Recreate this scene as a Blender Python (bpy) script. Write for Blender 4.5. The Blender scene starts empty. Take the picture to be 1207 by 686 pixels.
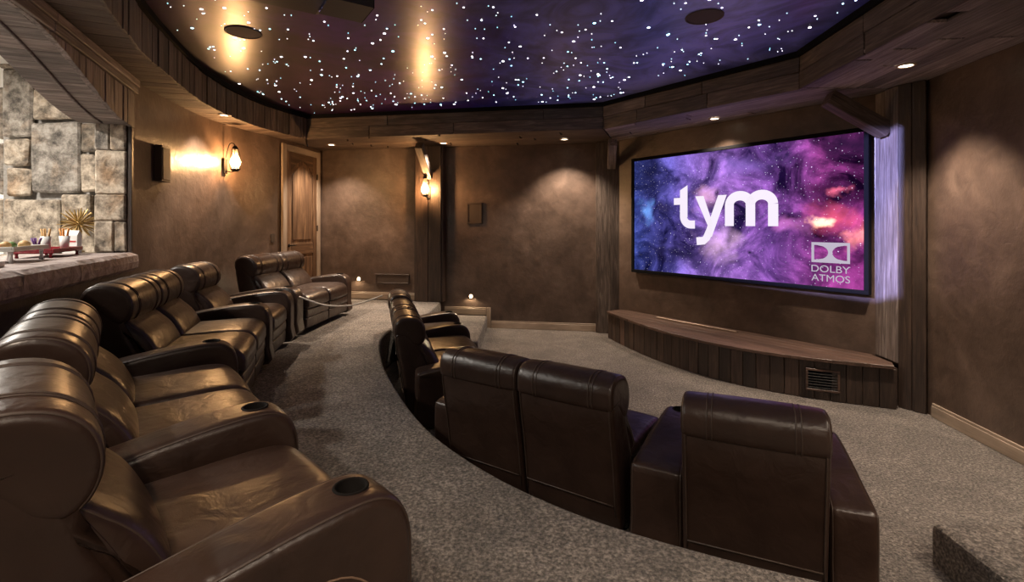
import bpy, bmesh, math, random
from mathutils import Vector, Matrix
random.seed(7)
S = bpy.context.scene
COL = S.collection

# ------------------------------------------------------------ camera, world, exposure, large lights
FPX, CXP, HYP, EYE = 585.0, 603.5, 265.0, 1.75
cam = bpy.data.cameras.new('camera'); camo = bpy.data.objects.new('camera', cam); COL.objects.link(camo)
camo.location = (0, 0, EYE); camo.rotation_euler = (math.pi/2, 0, 0)
cam.sensor_width = 36; cam.lens = 36*FPX/1207; cam.shift_y = -(343-HYP)/1207; cam.clip_start = .02
S.camera = camo
S.view_settings.view_transform = 'Standard'; S.view_settings.look = 'None'
S.view_settings.exposure = 0.35; S.view_settings.gamma = 1; S.view_settings.use_curve_mapping = False
w = bpy.data.worlds.new('world'); S.world = w; w.use_nodes = True
w.node_tree.nodes['Background'].inputs[0].default_value = (.05, .045, .04, 1)
w.node_tree.nodes['Background'].inputs[1].default_value = .3
WARM = (1, .81, .63)
SPOT_W = 225          # soffit downlights
SCONCE_W = 52
SCREEN_E = 1.28
BAR_W = 95

# ------------------------------------------------------------ materials
MATS = {}
def mat(name, build):
    m = bpy.data.materials.new(name); m.use_nodes = True
    nt = m.node_tree; b = nt.nodes['Principled BSDF']; build(nt, b); MATS[name] = m; return m
def nd(nt, t, **k):
    n = nt.nodes.new(t)
    for a, v in k.items():
        if a in n.inputs: n.inputs[a].default_value = v
        else: setattr(n, a, v)
    return n
def ramp(nt, src, stops):
    r = nt.nodes.new('ShaderNodeValToRGB'); e = r.color_ramp.elements
    while len(e) < len(stops): e.new(.5)
    for i, (p, c) in enumerate(stops): e[i].position = p; e[i].color = (*c, 1)
    nt.links.new(src, r.inputs[0]); return r.outputs[0]
def coords(nt, scale=(1, 1, 1), rnd=False, kind='Object'):
    tc = nt.nodes.new('ShaderNodeTexCoord'); mp = nt.nodes.new('ShaderNodeMapping')
    mp.inputs['Scale'].default_value = scale; src = tc.outputs[kind]
    if rnd:
        oi = nt.nodes.new('ShaderNodeObjectInfo'); mu = nd(nt, 'ShaderNodeMath', operation='MULTIPLY'); mu.inputs[1].default_value = 57
        nt.links.new(oi.outputs['Random'], mu.inputs[0])
        ad = nd(nt, 'ShaderNodeVectorMath', operation='ADD'); nt.links.new(src, ad.inputs[0]); nt.links.new(mu.outputs[0], ad.inputs[1]); src = ad.outputs[0]
    nt.links.new(src, mp.inputs[0]); return mp.outputs[0]
def noise(nt, vec, scale, detail=6, rough=.55, dist=0):
    n = nt.nodes.new('ShaderNodeTexNoise'); n.inputs['Scale'].default_value = scale; n.inputs['Detail'].default_value = detail
    n.inputs['Roughness'].default_value = rough; n.inputs['Distortion'].default_value = dist
    nt.links.new(vec, n.inputs['Vector']); return n.outputs[0]
def bump(nt, b, h, strength, dist=.01, prev=None):
    n = nt.nodes.new('ShaderNodeBump'); n.inputs['Strength'].default_value = strength; n.inputs['Distance'].default_value = dist
    nt.links.new(h, n.inputs['Height'])
    if prev: nt.links.new(prev.outputs[0], n.inputs['Normal'])
    nt.links.new(n.outputs[0], b.inputs['Normal']); return n
def mixc(nt, fac, a, b_, mode='MIX'):
    m = nt.nodes.new('ShaderNodeMix'); m.data_type = 'RGBA'; m.blend_type = mode
    for i, v in ((0, fac), (6, a), (7, b_)):
        if hasattr(v, 'links'): nt.links.new(v, m.inputs[i])
        else: m.inputs[i].default_value = v if i == 0 else (*v, 1)
    return m.outputs[2]

def leather(nt, b):
    v = coords(nt); n1 = noise(nt, v, 5, 3); n2 = noise(nt, v, 260, 2)
    nt.links.new(ramp(nt, n1, [(.3, (.024, .0130, .0092)), (.7, (.039, .0215, .0152))]), b.inputs['Base Color'])
    b.inputs['Roughness'].default_value = .34
    p = bump(nt, b, noise(nt, v, 9, 3, .5, .6), .35, .02); bump(nt, b, n2, .08, .004, p)
mat('leather', leather)
def seam(nt, b):
    b.inputs['Base Color'].default_value = (.045, .028, .02, 1); b.inputs['Roughness'].default_value = .5
mat('leather_piping', seam)
def stitch(nt, b):
    b.inputs['Base Color'].default_value = (.22, .14, .09, 1); b.inputs['Roughness'].default_value = .6
mat('stitch_thread', stitch)
def simple(name, c, r=.5, metal=0, em=0, ec=None):
    def f(nt, b):
        if name in ('black_frame', 'black_cup'): b.inputs['Specular IOR Level'].default_value = .1
        b.inputs['Base Color'].default_value = (*c, 1); b.inputs['Roughness'].default_value = r; b.inputs['Metallic'].default_value = metal
        if em: b.inputs['Emission Color'].default_value = (*(ec or c), 1); b.inputs['Emission Strength'].default_value = em
    return mat(name, f)
simple('black_cup', (.005, .004, .0035), .8); simple('cup_ring', (.10, .075, .055), .28, .8)
simple('dark_base', (.012, .01, .009), .7); simple('black_frame', (.006, .006, .007), .9)
simple('iron', (.02, .017, .015), .45, .7); simple('white_paint', (.75, .73, .69), .6)
simple('downlight_glow', (1, .9, .75), .5, 0, 6, (1, .84, .62))
simple('downlight_trim', (.42, .33, .25), .4); simple('speaker_grille', (.10, .068, .048), .7)
simple('ceiling_speaker', (.10, .075, .075), .8); simple('rope', (.55, .50, .44), .6)
simple('projector_case', (.035, .03, .026), .35); simple('lens_glass', (.02, .02, .05), .05)
simple('step_glow', (1, .85, .6), .5, 0, 9, (1, .8, .5)); simple('gold', (.45, .30, .11), .35, .6)
simple('red_tray', (.22, .01, .02), .25); simple('paper_white', (.72, .70, .68), .6); simple('glass_white', (.55, .55, .52), .15)
simple('snack_red', (.45, .03, .03), .5); simple('snack_tan', (.5, .3, .12), .6); simple('snack_green', (.12, .2, .06), .6)
simple('snack_orange', (.6, .22, .04), .5); simple('purple_wrap', (.12, .05, .2), .4)
simple('screen_white', (0, 0, 0), .8, 0, .76, (.93, .84, .93)); simple('screen_grey', (0, 0, 0), .8, 0, .40, (.95, .85, .95))
simple('strip_metal', (.30, .22, .16), .4, .3); simple('outlet', (.05, .035, .025), .5)
simple('panel_brown', (.06, .040, .029), .5); simple('bar_tv', (.03, .03, .03), .3)
def glass(nt, b):
    tr = nt.nodes.new('ShaderNodeBsdfTransparent'); tr.inputs[0].default_value = (1, .94, .84, 1); mx = nt.nodes.new('ShaderNodeMixShader'); mx.inputs[0].default_value = .12
    b.inputs['Base Color'].default_value = (1, .95, .85, 1); b.inputs['Roughness'].default_value = .08
    nt.links.new(tr.outputs[0], mx.inputs[1]); nt.links.new(b.outputs[0], mx.inputs[2]); nt.links.new(mx.outputs[0], nt.nodes['Material Output'].inputs[0])
mat('lamp_glass', glass)

def bulb_glow(nt, b):
    tr = nt.nodes.new('ShaderNodeBsdfTransparent'); em = nd(nt, 'ShaderNodeEmission', Strength=30.0); em.inputs[0].default_value = (1, .66, .32, 1); ad = nt.nodes.new('ShaderNodeAddShader')
    nt.links.new(tr.outputs[0], ad.inputs[0]); nt.links.new(em.outputs[0], ad.inputs[1]); nt.links.new(ad.outputs[0], nt.nodes['Material Output'].inputs[0])
mat('lamp_glow', bulb_glow)
def carpet(nt, b):
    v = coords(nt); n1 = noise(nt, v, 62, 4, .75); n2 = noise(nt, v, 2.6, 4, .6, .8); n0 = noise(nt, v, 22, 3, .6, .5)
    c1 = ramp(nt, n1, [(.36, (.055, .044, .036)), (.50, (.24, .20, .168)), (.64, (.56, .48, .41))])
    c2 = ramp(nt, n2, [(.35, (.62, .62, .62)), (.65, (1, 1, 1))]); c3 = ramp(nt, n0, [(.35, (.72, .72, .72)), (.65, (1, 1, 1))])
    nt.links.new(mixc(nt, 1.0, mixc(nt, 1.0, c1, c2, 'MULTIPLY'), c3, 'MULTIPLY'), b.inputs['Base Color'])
    b.inputs['Roughness'].default_value = .95; b.inputs['Sheen Weight'].default_value = .15
    p = bump(nt, b, n1, 1, .03); bump(nt, b, n0, .5, .03, p)
mat('carpet', carpet)
def plaster(nt, b):
    v = coords(nt); n1 = noise(nt, v, 1.6, 7, .62, .4); n2 = noise(nt, v, 7, 6, .62, .35)
    c1 = ramp(nt, n1, [(.30, (.058, .038, .028)), (.52, (.098, .066, .050)), (.72, (.158, .110, .085))])
    c2 = ramp(nt, n2, [(.32, (.76, .76, .76)), (.72, (1.14, 1.13, 1.12))])
    nt.links.new(mixc(nt, 1.0, c1, c2, 'MULTIPLY'), b.inputs['Base Color'])
    b.inputs['Roughness'].default_value = .37
    p = bump(nt, b, n2, .32, .02); bump(nt, b, noise(nt, v, 40, 3), .1, .01, p)
mat('plaster', plaster)
def wood(name, stops, rough=.6, sc=1.0, strength=.5, var=.55):
    def f(nt, b):
        v = coords(nt, (1.6*sc, 22*sc, 22*sc), True); n1 = noise(nt, v, 1.5, 8, .65, .8)
        v2 = coords(nt, (1, 3, 3), True); n2 = noise(nt, v2, 2.2, 4, .6)
        c = ramp(nt, n1, stops)
        oi = nt.nodes.new('ShaderNodeObjectInfo')
        c2 = ramp(nt, oi.outputs['Random'], [(0, (var, var, var*.97)), (1, (1.15, 1.12, 1.08))])
        c3 = ramp(nt, n2, [(.3, (.7, .7, .7)), (.7, (1.1, 1.1, 1.1))])
        nt.links.new(mixc(nt, 1.0, mixc(nt, 1.0, c, c2, 'MULTIPLY'), c3, 'MULTIPLY'), b.inputs['Base Color'])
        b.inputs['Roughness'].default_value = rough; bump(nt, b, n1, strength, .01)
    mat(name, f)
wood('barn_wood', [(.28, (.035, .024, .019)), (.5, (.105, .075, .06)), (.72, (.24, .185, .15))])
wood('grey_wood', [(.28, (.09, .07, .066)), (.5, (.25, .205, .19)), (.72, (.48, .42, .40))])
wood('screenlit_wood', [(.28, (.13, .105, .105)), (.5, (.36, .31, .31)), (.72, (.62, .56, .57))])  # soffit wood paled so its colour carries the screen's lavender light
wood('dark_wood', [(.3, (.022, .013, .010)), (.55, (.06, .037, .027)), (.75, (.11, .070, .050))], .5)
wood('stage_wood', [(.3, (.05, .028, .021)), (.55, (.12, .072, .054)), (.75, (.20, .125, .095))], .42, 1, .3)
wood('door_wood', [(.28, (.030, .015, .009)), (.5, (.11, .062, .035)), (.72, (.28, .175, .10))], .45, .45, .2, .85)
wood('trim_wood', [(.3, (.27, .21, .16)), (.6, (.36, .285, .22)), (.8, (.44, .36, .29))], .5, 1, .15, .85)
def stone(nt, b):
    v = coords(nt, (1, 1, 1), True); n1 = noise(nt, v, 9, 10, .72, .15); n2 = noise(nt, v, 3.0, 5, .6, .3)
    c1 = ramp(nt, n1, [(.34, (.07, .062, .055)), (.46, (.25, .225, .195)), (.56, (.46, .42, .37)), (.72, (.72, .69, .64))])
    oi = nt.nodes.new('ShaderNodeObjectInfo')
    c2 = ramp(nt, oi.outputs['Random'], [(0, (.70, .73, .78)), (.3, (.98, .92, .84)), (.65, (1.12, 1.04, .94)), (1, (.60, .56, .51))])
    c3 = ramp(nt, n2, [(.52, (1, .98, .95)), (.70, (.80, .62, .46))])
    nt.links.new(mixc(nt, 1.0, mixc(nt, 1.0, c1, c2, 'MULTIPLY'), c3, 'MULTIPLY'), b.inputs['Base Color'])
    b.inputs['Roughness'].default_value = .8; bump(nt, b, n1, .9, .03)
mat('stone', stone)
def ledge_stone(nt, b):
    v = coords(nt, (1, 1, 1), True); n1 = noise(nt, v, 9, 8, .7, .5)
    nt.links.new(ramp(nt, n1, [(.3, (.12, .09, .082)), (.5, (.34, .27, .25)), (.72, (.60, .52, .49))]), b.inputs['Base Color'])
    b.inputs['Roughness'].default_value = .7; bump(nt, b, n1, 1, .03)
mat('ledge_stone', ledge_stone)
def mortar(nt, b):
    v = coords(nt); n1 = noise(nt, v, 30, 4)
    nt.links.new(ramp(nt, n1, [(.3, (.22, .20, .18)), (.7, (.38, .36, .33))]), b.inputs['Base Color']); b.inputs['Roughness'].default_value = .9
mat('mortar', mortar)
def star_ceiling(nt, b):
    # painted night-sky mural: brown-black by the bar, plum in the middle, screen's reflected glow painted in as periwinkle on its side
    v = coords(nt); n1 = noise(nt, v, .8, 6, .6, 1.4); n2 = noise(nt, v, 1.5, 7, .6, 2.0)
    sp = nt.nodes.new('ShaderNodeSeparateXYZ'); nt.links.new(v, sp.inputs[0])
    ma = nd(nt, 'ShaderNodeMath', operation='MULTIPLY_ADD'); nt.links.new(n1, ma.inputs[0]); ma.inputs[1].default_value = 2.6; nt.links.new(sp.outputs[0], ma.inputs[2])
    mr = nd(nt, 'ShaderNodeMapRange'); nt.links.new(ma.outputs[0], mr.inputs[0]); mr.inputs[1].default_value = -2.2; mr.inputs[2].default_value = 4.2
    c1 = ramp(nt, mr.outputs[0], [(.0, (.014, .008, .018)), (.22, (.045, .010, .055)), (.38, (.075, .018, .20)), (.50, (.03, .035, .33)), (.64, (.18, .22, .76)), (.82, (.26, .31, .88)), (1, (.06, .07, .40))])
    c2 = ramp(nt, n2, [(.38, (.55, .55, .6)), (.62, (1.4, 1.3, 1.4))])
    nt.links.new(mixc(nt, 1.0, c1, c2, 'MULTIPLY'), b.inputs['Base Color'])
    b.inputs['Roughness'].default_value = .31; b.inputs['IOR'].default_value = 1.7
mat('star_ceiling', star_ceiling)
def nebula(nt, b):
    # u 0..1 left to right (object x / width), v 0..1 bottom to top
    tc = nt.nodes.new('ShaderNodeTexCoord'); sp = nt.nodes.new('ShaderNodeSeparateXYZ'); nt.links.new(tc.outputs['UV'], sp.inputs[0])
    mp = nt.nodes.new('ShaderNodeMapping'); mp.inputs['Scale'].default_value = (1.77, 1, 1); nt.links.new(tc.outputs['UV'], mp.inputs[0]); vec = mp.outputs[0]
    nA = noise(nt, vec, 3.2, 9, .62, .9); nB = noise(nt, vec, 7, 8, .68, .5); nS = noise(nt, vec, 90, 1, .5)
    base = ramp(nt, sp.outputs[0], [(0, (.045, .07, .30)), (.22, (.10, .085, .36)), (.45, (.24, .12, .42)), (.68, (.20, .075, .34)), (.86, (.20, .035, .18)), (1, (.14, .02, .12))])
    lum = ramp(nt, nA, [(.36, (.04, .04, .08)), (.50, (.48, .48, .52)), (.66, (1.5, 1.4, 1.4))])
    fine = ramp(nt, nB, [(.3, (.45, .45, .5)), (.65, (1.35, 1.3, 1.3))])
    c = mixc(nt, 1.0, mixc(nt, 1.0, base, lum, 'MULTIPLY'), fine, 'MULTIPLY')
    def blob(c, u, v, ru, rv, col, amt, mode='ADD', warp=.16):
        wn = nt.nodes.new('ShaderNodeTexNoise'); wn.inputs['Scale'].default_value = 4; wn.inputs['Detail'].default_value = 5; nt.links.new(vec, wn.inputs['Vector'])
        m1 = nd(nt, 'ShaderNodeVectorMath', operation='MULTIPLY_ADD'); nt.links.new(wn.outputs['Color'], m1.inputs[0])
        m1.inputs[1].default_value = (warp*2, warp*2, 0); nt.links.new(tc.outputs['UV'], m1.inputs[2])
        s = nd(nt, 'ShaderNodeVectorMath', operation='SUBTRACT'); nt.links.new(m1.outputs[0], s.inputs[0]); s.inputs[1].default_value = (u+warp, v+warp, 0)
        d = nd(nt, 'ShaderNodeVectorMath', operation='DIVIDE'); nt.links.new(s.outputs[0], d.inputs[0]); d.inputs[1].default_value = (ru, rv, 1)
        f = nd(nt, 'ShaderNodeVectorMath', operation='MULTIPLY'); nt.links.new(d.outputs[0], f.inputs[0]); f.inputs[1].default_value = (1, 1, 0)
        l = nd(nt, 'ShaderNodeVectorMath', operation='LENGTH'); nt.links.new(f.outputs[0], l.inputs[0])
        r = nd(nt, 'ShaderNodeMapRange', interpolation_type='SMOOTHSTEP'); nt.links.new(l.outputs['Value'], r.inputs[0]); r.inputs[3].default_value = amt; r.inputs[4].default_value = 0
        return mixc(nt, r.outputs[0], c, col, mode)
    c = blob(c, .08, .85, .16, .22, (.006, .006, .03), .95, 'MIX'); c = blob(c, .24, .17, .2, .13, (.008, .006, .03), .95, 'MIX')
    c = blob(c, .20, .60, .07, .08, (.02, .015, .06), .8, 'MIX'); c = blob(c, .95, .90, .2, .14, (.02, .006, .03), .85, 'MIX')
    c = blob(c, .87, .68, .13, .07, (.04, .006, .035), .8, 'MIX'); c = blob(c, .62, .62, .16, .05, (.05, .015, .07), .6, 'MIX')
    c = blob(c, .40, .62, .10, .16, (.55, .28, .42), .8); c = blob(c, .47, .25, .12, .16, (.45, .27, .42), .9)
    c = blob(c, .07, .55, .06, .14, (.10, .24, .55), .9); c = blob(c, .55, .85, .2, .1, (.12, .07, .26), .7)
    c = blob(c, .90, .48, .10, .16, (.60, .07, .10), .8); c = blob(c, .86, .45, .045, .05, (1.4, .75, .45), 1.0); c = blob(c, .97, .37, .05, .09, (1.0, .28, .25), .9)
    c = blob(c, .94, .66, .06, .04, (.7, .12, .2), .8); c = blob(c, .75, .43, .12, .1, (.35, .10, .28), .8)
    c = blob(c, .455, .66, .025, .07, (.03, .012, .05), .95, 'MIX', .05); c = blob(c, .60, .20, .015, .02, (.01, .008, .03), 1, 'MIX', .02)
    st = ramp(nt, nS, [(.70, (0, 0, 0)), (.78, (.6, .55, .75))]); c = mixc(nt, 1.0, c, st, 'ADD')
    b.inputs['Base Color'].default_value = (0, 0, 0, 1); b.inputs['Roughness'].default_value = .9; b.inputs['Specular IOR Level'].default_value = 0
    nt.links.new(c, b.inputs['Emission Color']); b.inputs['Emission Strength'].default_value = SCREEN_E
mat('nebula', nebula)
def star_glow(nt, b):
    a = nt.nodes.new('ShaderNodeAttribute'); a.attribute_name = 'star_col'
    b.inputs['Base Color'].default_value = (0, 0, 0, 1); nt.links.new(a.outputs['Color'], b.inputs['Emission Color']); b.inputs['Emission Strength'].default_value = 5
mat('star_glow', star_glow)

# ------------------------------------------------------------ helpers
def link(name, me, m=None, parent=None, kind=None, loc=None):
    o = bpy.data.objects.new(name, me); COL.objects.link(o)
    if m and me is not None and not me.materials: me.materials.append(MATS[m])
    if parent: o.parent = parent
    if kind: o['kind'] = kind
    if loc: o.location = loc
    return o
def tag(o, label, cat, group=None):
    o['label'] = label; o['category'] = cat
    if group: o['group'] = group
    return o
def empty(name, loc=(0, 0, 0), rz=0):
    o = bpy.data.objects.new(name, None); COL.objects.link(o); o.location = loc; o.rotation_euler = (0, 0, rz); o.empty_display_size = .1; return o
def mesh(name, vs, fs, smooth=False):
    me = bpy.data.meshes.new(name); me.from_pydata([tuple(v) for v in vs], [], fs); me.update()
    bm = bmesh.new(); bm.from_mesh(me); bmesh.ops.recalc_face_normals(bm, faces=bm.faces); bm.to_mesh(me); bm.free()
    if smooth: me.polygons.foreach_set('use_smooth', [True]*len(me.polygons))
    return me
def slab(name, pts, n, t, m, parent=None, xdir=None, bev=.004, kind=None, jit=0):
    """planar polygon pts extruded along n by t, own local frame with x along xdir"""
    pts = [Vector(p) for p in pts]; n = Vector(n).normalized(); c = sum(pts, Vector())/len(pts)
    x = Vector(xdir) if xdir is not None else pts[1]-pts[0]; x = (x - n*x.dot(n)).normalized(); y = n.cross(x)
    M = Matrix((x, y, n)).transposed().to_4x4(); M.translation = c; Mi = M.inverted()
    lp = [Mi @ p for p in pts]; k = len(lp)
    bm = bmesh.new(); a = [bm.verts.new((p.x, p.y, 0)) for p in lp]; b = [bm.verts.new((p.x+random.uniform(-jit, jit), p.y+random.uniform(-jit, jit), t)) for p in lp]
    bm.faces.new(a[::-1]); bm.faces.new(b)
    for i in range(k): bm.faces.new((a[i], a[(i+1) % k], b[(i+1) % k], b[i]))
    bmesh.ops.recalc_face_normals(bm, faces=bm.faces)
    if bev: bmesh.ops.bevel(bm, geom=list(bm.edges), offset=bev, segments=1, affect='EDGES', clamp_overlap=True)
    me = bpy.data.meshes.new(name); bm.to_mesh(me); bm.free()
    o = link(name, me, m, parent, kind); o.matrix_world = M if parent is None else parent.matrix_world @ M if False else M
    return o
def prism(name, poly, z0, z1, m, parent=None, kind=None, bev=0):
    bm = bmesh.new(); a = [bm.verts.new((p[0], p[1], z0)) for p in poly]; b = [bm.verts.new((p[0], p[1], z1)) for p in poly]; k = len(poly)
    fa = bm.faces.new(a[::-1]); fb = bm.faces.new(b)
    for i in range(k): bm.faces.new((a[i], a[(i+1) % k], b[(i+1) % k], b[i]))
    bmesh.ops.recalc_face_normals(bm, faces=bm.faces)
    if bev: bmesh.ops.bevel(bm, geom=list({e for f in (fb,) for e in f.edges}), offset=bev, segments=3, profile=.5, affect='EDGES', clamp_overlap=True)
    bmesh.ops.triangulate(bm, faces=[f for f in bm.faces if len(f.verts) > 4])
    me = bpy.data.meshes.new(name); bm.to_mesh(me); bm.free(); return link(name, me, m, parent, kind)
def box_mesh(name, sx, sy, sz, bev=.006, z0=0):
    bm = bmesh.new(); bmesh.ops.create_cube(bm, size=1)
    for v in bm.verts: v.co = Vector((v.co.x*sx, v.co.y*sy, (v.co.z+.5)*sz+z0))
    if bev: bmesh.ops.bevel(bm, geom=list(bm.edges), offset=bev, segments=2, profile=.5, affect='EDGES', clamp_overlap=True)
    me = bpy.data.meshes.new(name); bm.to_mesh(me); bm.free(); return me
def lathe(name, prof, seg=24, closed=False):
    vs = []; fs = []; k = len(prof)
    for i in range(seg):
        a = 2*math.pi*i/seg
        for r, z in prof: vs.append((r*math.cos(a), r*math.sin(a), z))
    for i in range(seg):
        j = (i+1) % seg
        for q in range(k if closed else k-1):
            q2 = (q+1) % k; fs.append((i*k+q, j*k+q, j*k+q2, i*k+q2))
    me = mesh(name, vs, fs, True); return me
def tube(name, path, r, seg=6, closed=False):
    path = [Vector(p) for p in path]; n = len(path); vs = []; fs = []; up0 = None
    for i, p in enumerate(path):
        a = path[(i-1) % n] if (closed or i > 0) else p; b = path[(i+1) % n] if (closed or i < n-1) else p
        t = (b-a).normalized()
        if up0 is None: up0 = Vector((1, 0, 0)) if abs(t.x) < .8 else Vector((0, 0, 1))
        u = (up0 - t*up0.dot(t)).normalized(); v = t.cross(u); up0 = u
        for k in range(seg):
            an = 2*math.pi*k/seg; vs.append(p + r*(math.cos(an)*u + math.sin(an)*v))
    for i in range(n if closed else n-1):
        j = (i+1) % n
        for k in range(seg): k2 = (k+1) % seg; fs.append((i*seg+k, i*seg+k2, j*seg+k2, j*seg+k))
    if not closed: fs.append(tuple(range(seg))[::-1]); fs.append(tuple((n-1)*seg+k for k in range(seg)))
    return mesh(name, vs, fs, True)
def join_meshes(name, mes):
    bm = bmesh.new()
    for m in mes: bm.from_mesh(m)
    me = bpy.data.meshes.new(name); bm.to_mesh(me); bm.free(); return me
def smooth(pts, n=8, closed=False):
    pts = [Vector(p) for p in pts]; k = len(pts); out = []
    rng = range(k) if closed else range(k-1)
    for i in rng:
        g = (lambda j: pts[j % k]) if closed else (lambda j: pts[min(max(j, 0), k-1)])
        p0, p1, p2, p3 = g(i-1), g(i), g(i+1), g(i+2)
        for s in range(n):
            t = s/n; out.append(.5*((2*p1)+(p2-p0)*t+(2*p0-5*p1+4*p2-p3)*t*t+(3*p1-p0-3*p2+p3)*t**3))
    if not closed: out.append(pts[-1])
    return out
def resample(pts, step):
    d = [0]
    for a, b in zip(pts, pts[1:]): d.append(d[-1]+(b-a).length)
    n = max(2, round(d[-1]/step)); out = []; j = 0
    for i in range(n+1):
        s = d[-1]*i/n
        while j < len(d)-2 and d[j+1] < s: j += 1
        out.append(pts[j].lerp(pts[j+1], (s-d[j])/max(d[j+1]-d[j], 1e-9)))
    return out
def prof_area(P): return sum(P[i][0]*P[(i+1) % len(P)][1]-P[(i+1) % len(P)][0]*P[i][1] for i in range(len(P)))
def pillow_verts(P, w, r, bulge=0, wf=None, ns=5, dome=0):
    """profile P [(y,z)] swept along x with rounded ends (radius r) and a middle bulge"""
    if prof_area(P) < 0: P = P[::-1]
    k = len(P); N = []
    for i in range(k):
        a = P[i-1]; b = P[(i+1) % k]; d = Vector((b[0]-a[0], b[1]-a[1])); d.normalize(); N.append((d.y, -d.x))
    st = []
    for i in range(ns+1):
        an = math.pi/2*i/ns; st.append((-w/2 + r*(1-math.sin(an)), -r*(1-math.cos(an))))
    mid = [(-w/2+r + (w-2*r)*j/8, 0) for j in range(1, 8)]
    st.sort(); allst = st + mid + [(-x, o) for x, o in reversed(st)]
    vs = []; fs = []
    for x, off in allst:
        bl = bulge*max(0, 1-(2*x/w)**2)
        for i in range(k):
            y = P[i][0]+N[i][0]*(off+bl); z = P[i][1]+N[i][1]*(off+bl)
            xx = wf(x/(w/2), y) if wf else x
            vs.append((xx, y, z))
    m = len(allst)
    for s in range(m-1):
        for i in range(k): i2 = (i+1) % k; fs.append((s*k+i, s*k+i2, (s+1)*k+i2, (s+1)*k+i))
    for base, sg in ((0, -1), ((m-1)*k, 1)):       # softly domed end panels
        cy = sum(vs[base+i][1] for i in range(k))/k; cz = sum(vs[base+i][2] for i in range(k))/k; prev = base
        for f_, d_ in ((.75, .35), (.45, .75)):
            st0 = len(vs)
            for i in range(k):
                x, y, z = vs[base+i]; vs.append((x+sg*dome*d_, cy+(y-cy)*f_, cz+(z-cz)*f_))
            for i in range(k): i2 = (i+1) % k; fs.append((prev+i, prev+i2, st0+i2, st0+i))
            prev = st0
        vs.append((sum(vs[base+i][0] for i in range(k))/k+sg*dome, cy, cz)); c_ = len(vs)-1
        for i in range(k): fs.append((prev+i, prev+(i+1) % k, c_))
    return vs, fs
def pillow(name, P, w, r, bulge=0, wf=None, dome=0): return mesh(name, *pillow_verts(P, w, r, bulge, wf, 5, dome), True)
def ring_path(P, x, off, wf=None, w=1):
    if prof_area(P) < 0: P = P[::-1]
    k = len(P); out = []
    for i in range(k):
        a = P[i-1]; b = P[(i+1) % k]; d = Vector((b[0]-a[0], b[1]-a[1])); d.normalize()
        y = P[i][0]+d.y*off; out.append((wf(x/(w/2), y) if wf else x, y, P[i][1]-d.x*off))
    return out
def sm2(P, n=4): return [(v.x, v.y) for v in smooth([(p[0], p[1], 0) for p in P], n, True)]
def boolean_cut(me, cutter):
    a = bpy.data.objects.new('tmp_a', me); b = bpy.data.objects.new('tmp_b', cutter); COL.objects.link(a); COL.objects.link(b)
    md = a.modifiers.new('b', 'BOOLEAN'); md.operation = 'DIFFERENCE'; md.object = b; md.solver = 'EXACT'
    dg = bpy.context.evaluated_depsgraph_get(); res = bpy.data.meshes.new_from_object(a.evaluated_get(dg))
    bpy.data.objects.remove(a); bpy.data.objects.remove(b); return res
V2 = lambda p: Vector((p[0], p[1], 0))
def lerp2(a, b, t): return (a[0]+(b[0]-a[0])*t, a[1]+(b[1]-a[1])*t)

# ------------------------------------------------------------ plan of the room (metres, camera at the origin)
ZS, ZC, ZT, ZM = 3.09, 3.45, .44, .22          # soffit, star ceiling, upper tier, middle step
J = (-3.50, 4.53); K = (-1.95, .70)            # far and near jamb of the bar opening
U = (V2(K)-V2(J)).normalized(); UL = (V2(K)-V2(J)).length; NR = Vector((-U.y, U.x, 0)); NR = NR if NR.x > 0 else -NR
BACK_L, BACK_R = (-3.46, 8.95), (1.62, 8.10)
BD = (V2(BACK_R)-V2(BACK_L)).normalized(); BN = Vector((BD.y, -BD.x, 0)); BN = BN if BN.y < 0 else -BN
def back_pt(x, off=0): t = (x-BACK_L[0])/(BACK_R[0]-BACK_L[0]); p = V2(lerp2(BACK_L, BACK_R, t)) + BN*off; return p
SCR_R, SCR_L = Vector((3.715, 5.12, 0)), Vector((1.894, 7.64, 0))
SD = (SCR_R-SCR_L).normalized(); SN = Vector((SD.y, -SD.x, 0)); SN = SN if SN.x < 0 else -SN
RIGHT_A, RIGHT_B = (3.88, 4.85), (3.18, -1.4)
DOOR_A, DOOR_B = Vector((-3.615, 7.74, 0)), Vector((-3.47, 8.88, 0))
left_curve = smooth([(-3.46, 8.95, 0), (-3.615, 7.74, 0), (-3.80, 6.95, 0), (-3.84, 6.3, 0), (-3.72, 5.45, 0), (J[0], J[1], 0)], 10)

def strip_wall(name, pts, z0, z1, t, side, m='plaster', kind='structure', parent=None):
    """curved wall: pts polyline is the room face, thickness t to the outside (side = sign)"""
    pts = [V2(p) for p in pts]; out = []
    for i, p in enumerate(pts):
        a = pts[max(i-1, 0)]; b = pts[min(i+1, len(pts)-1)]; d = (b-a).normalized(); out.append(p + Vector((d.y, -d.x, 0))*t*side)
    poly = [(p.x, p.y) for p in pts] + [(p.x, p.y) for p in reversed(out)]
    return prism(name, poly, z0, z1, m, parent, kind)

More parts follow.
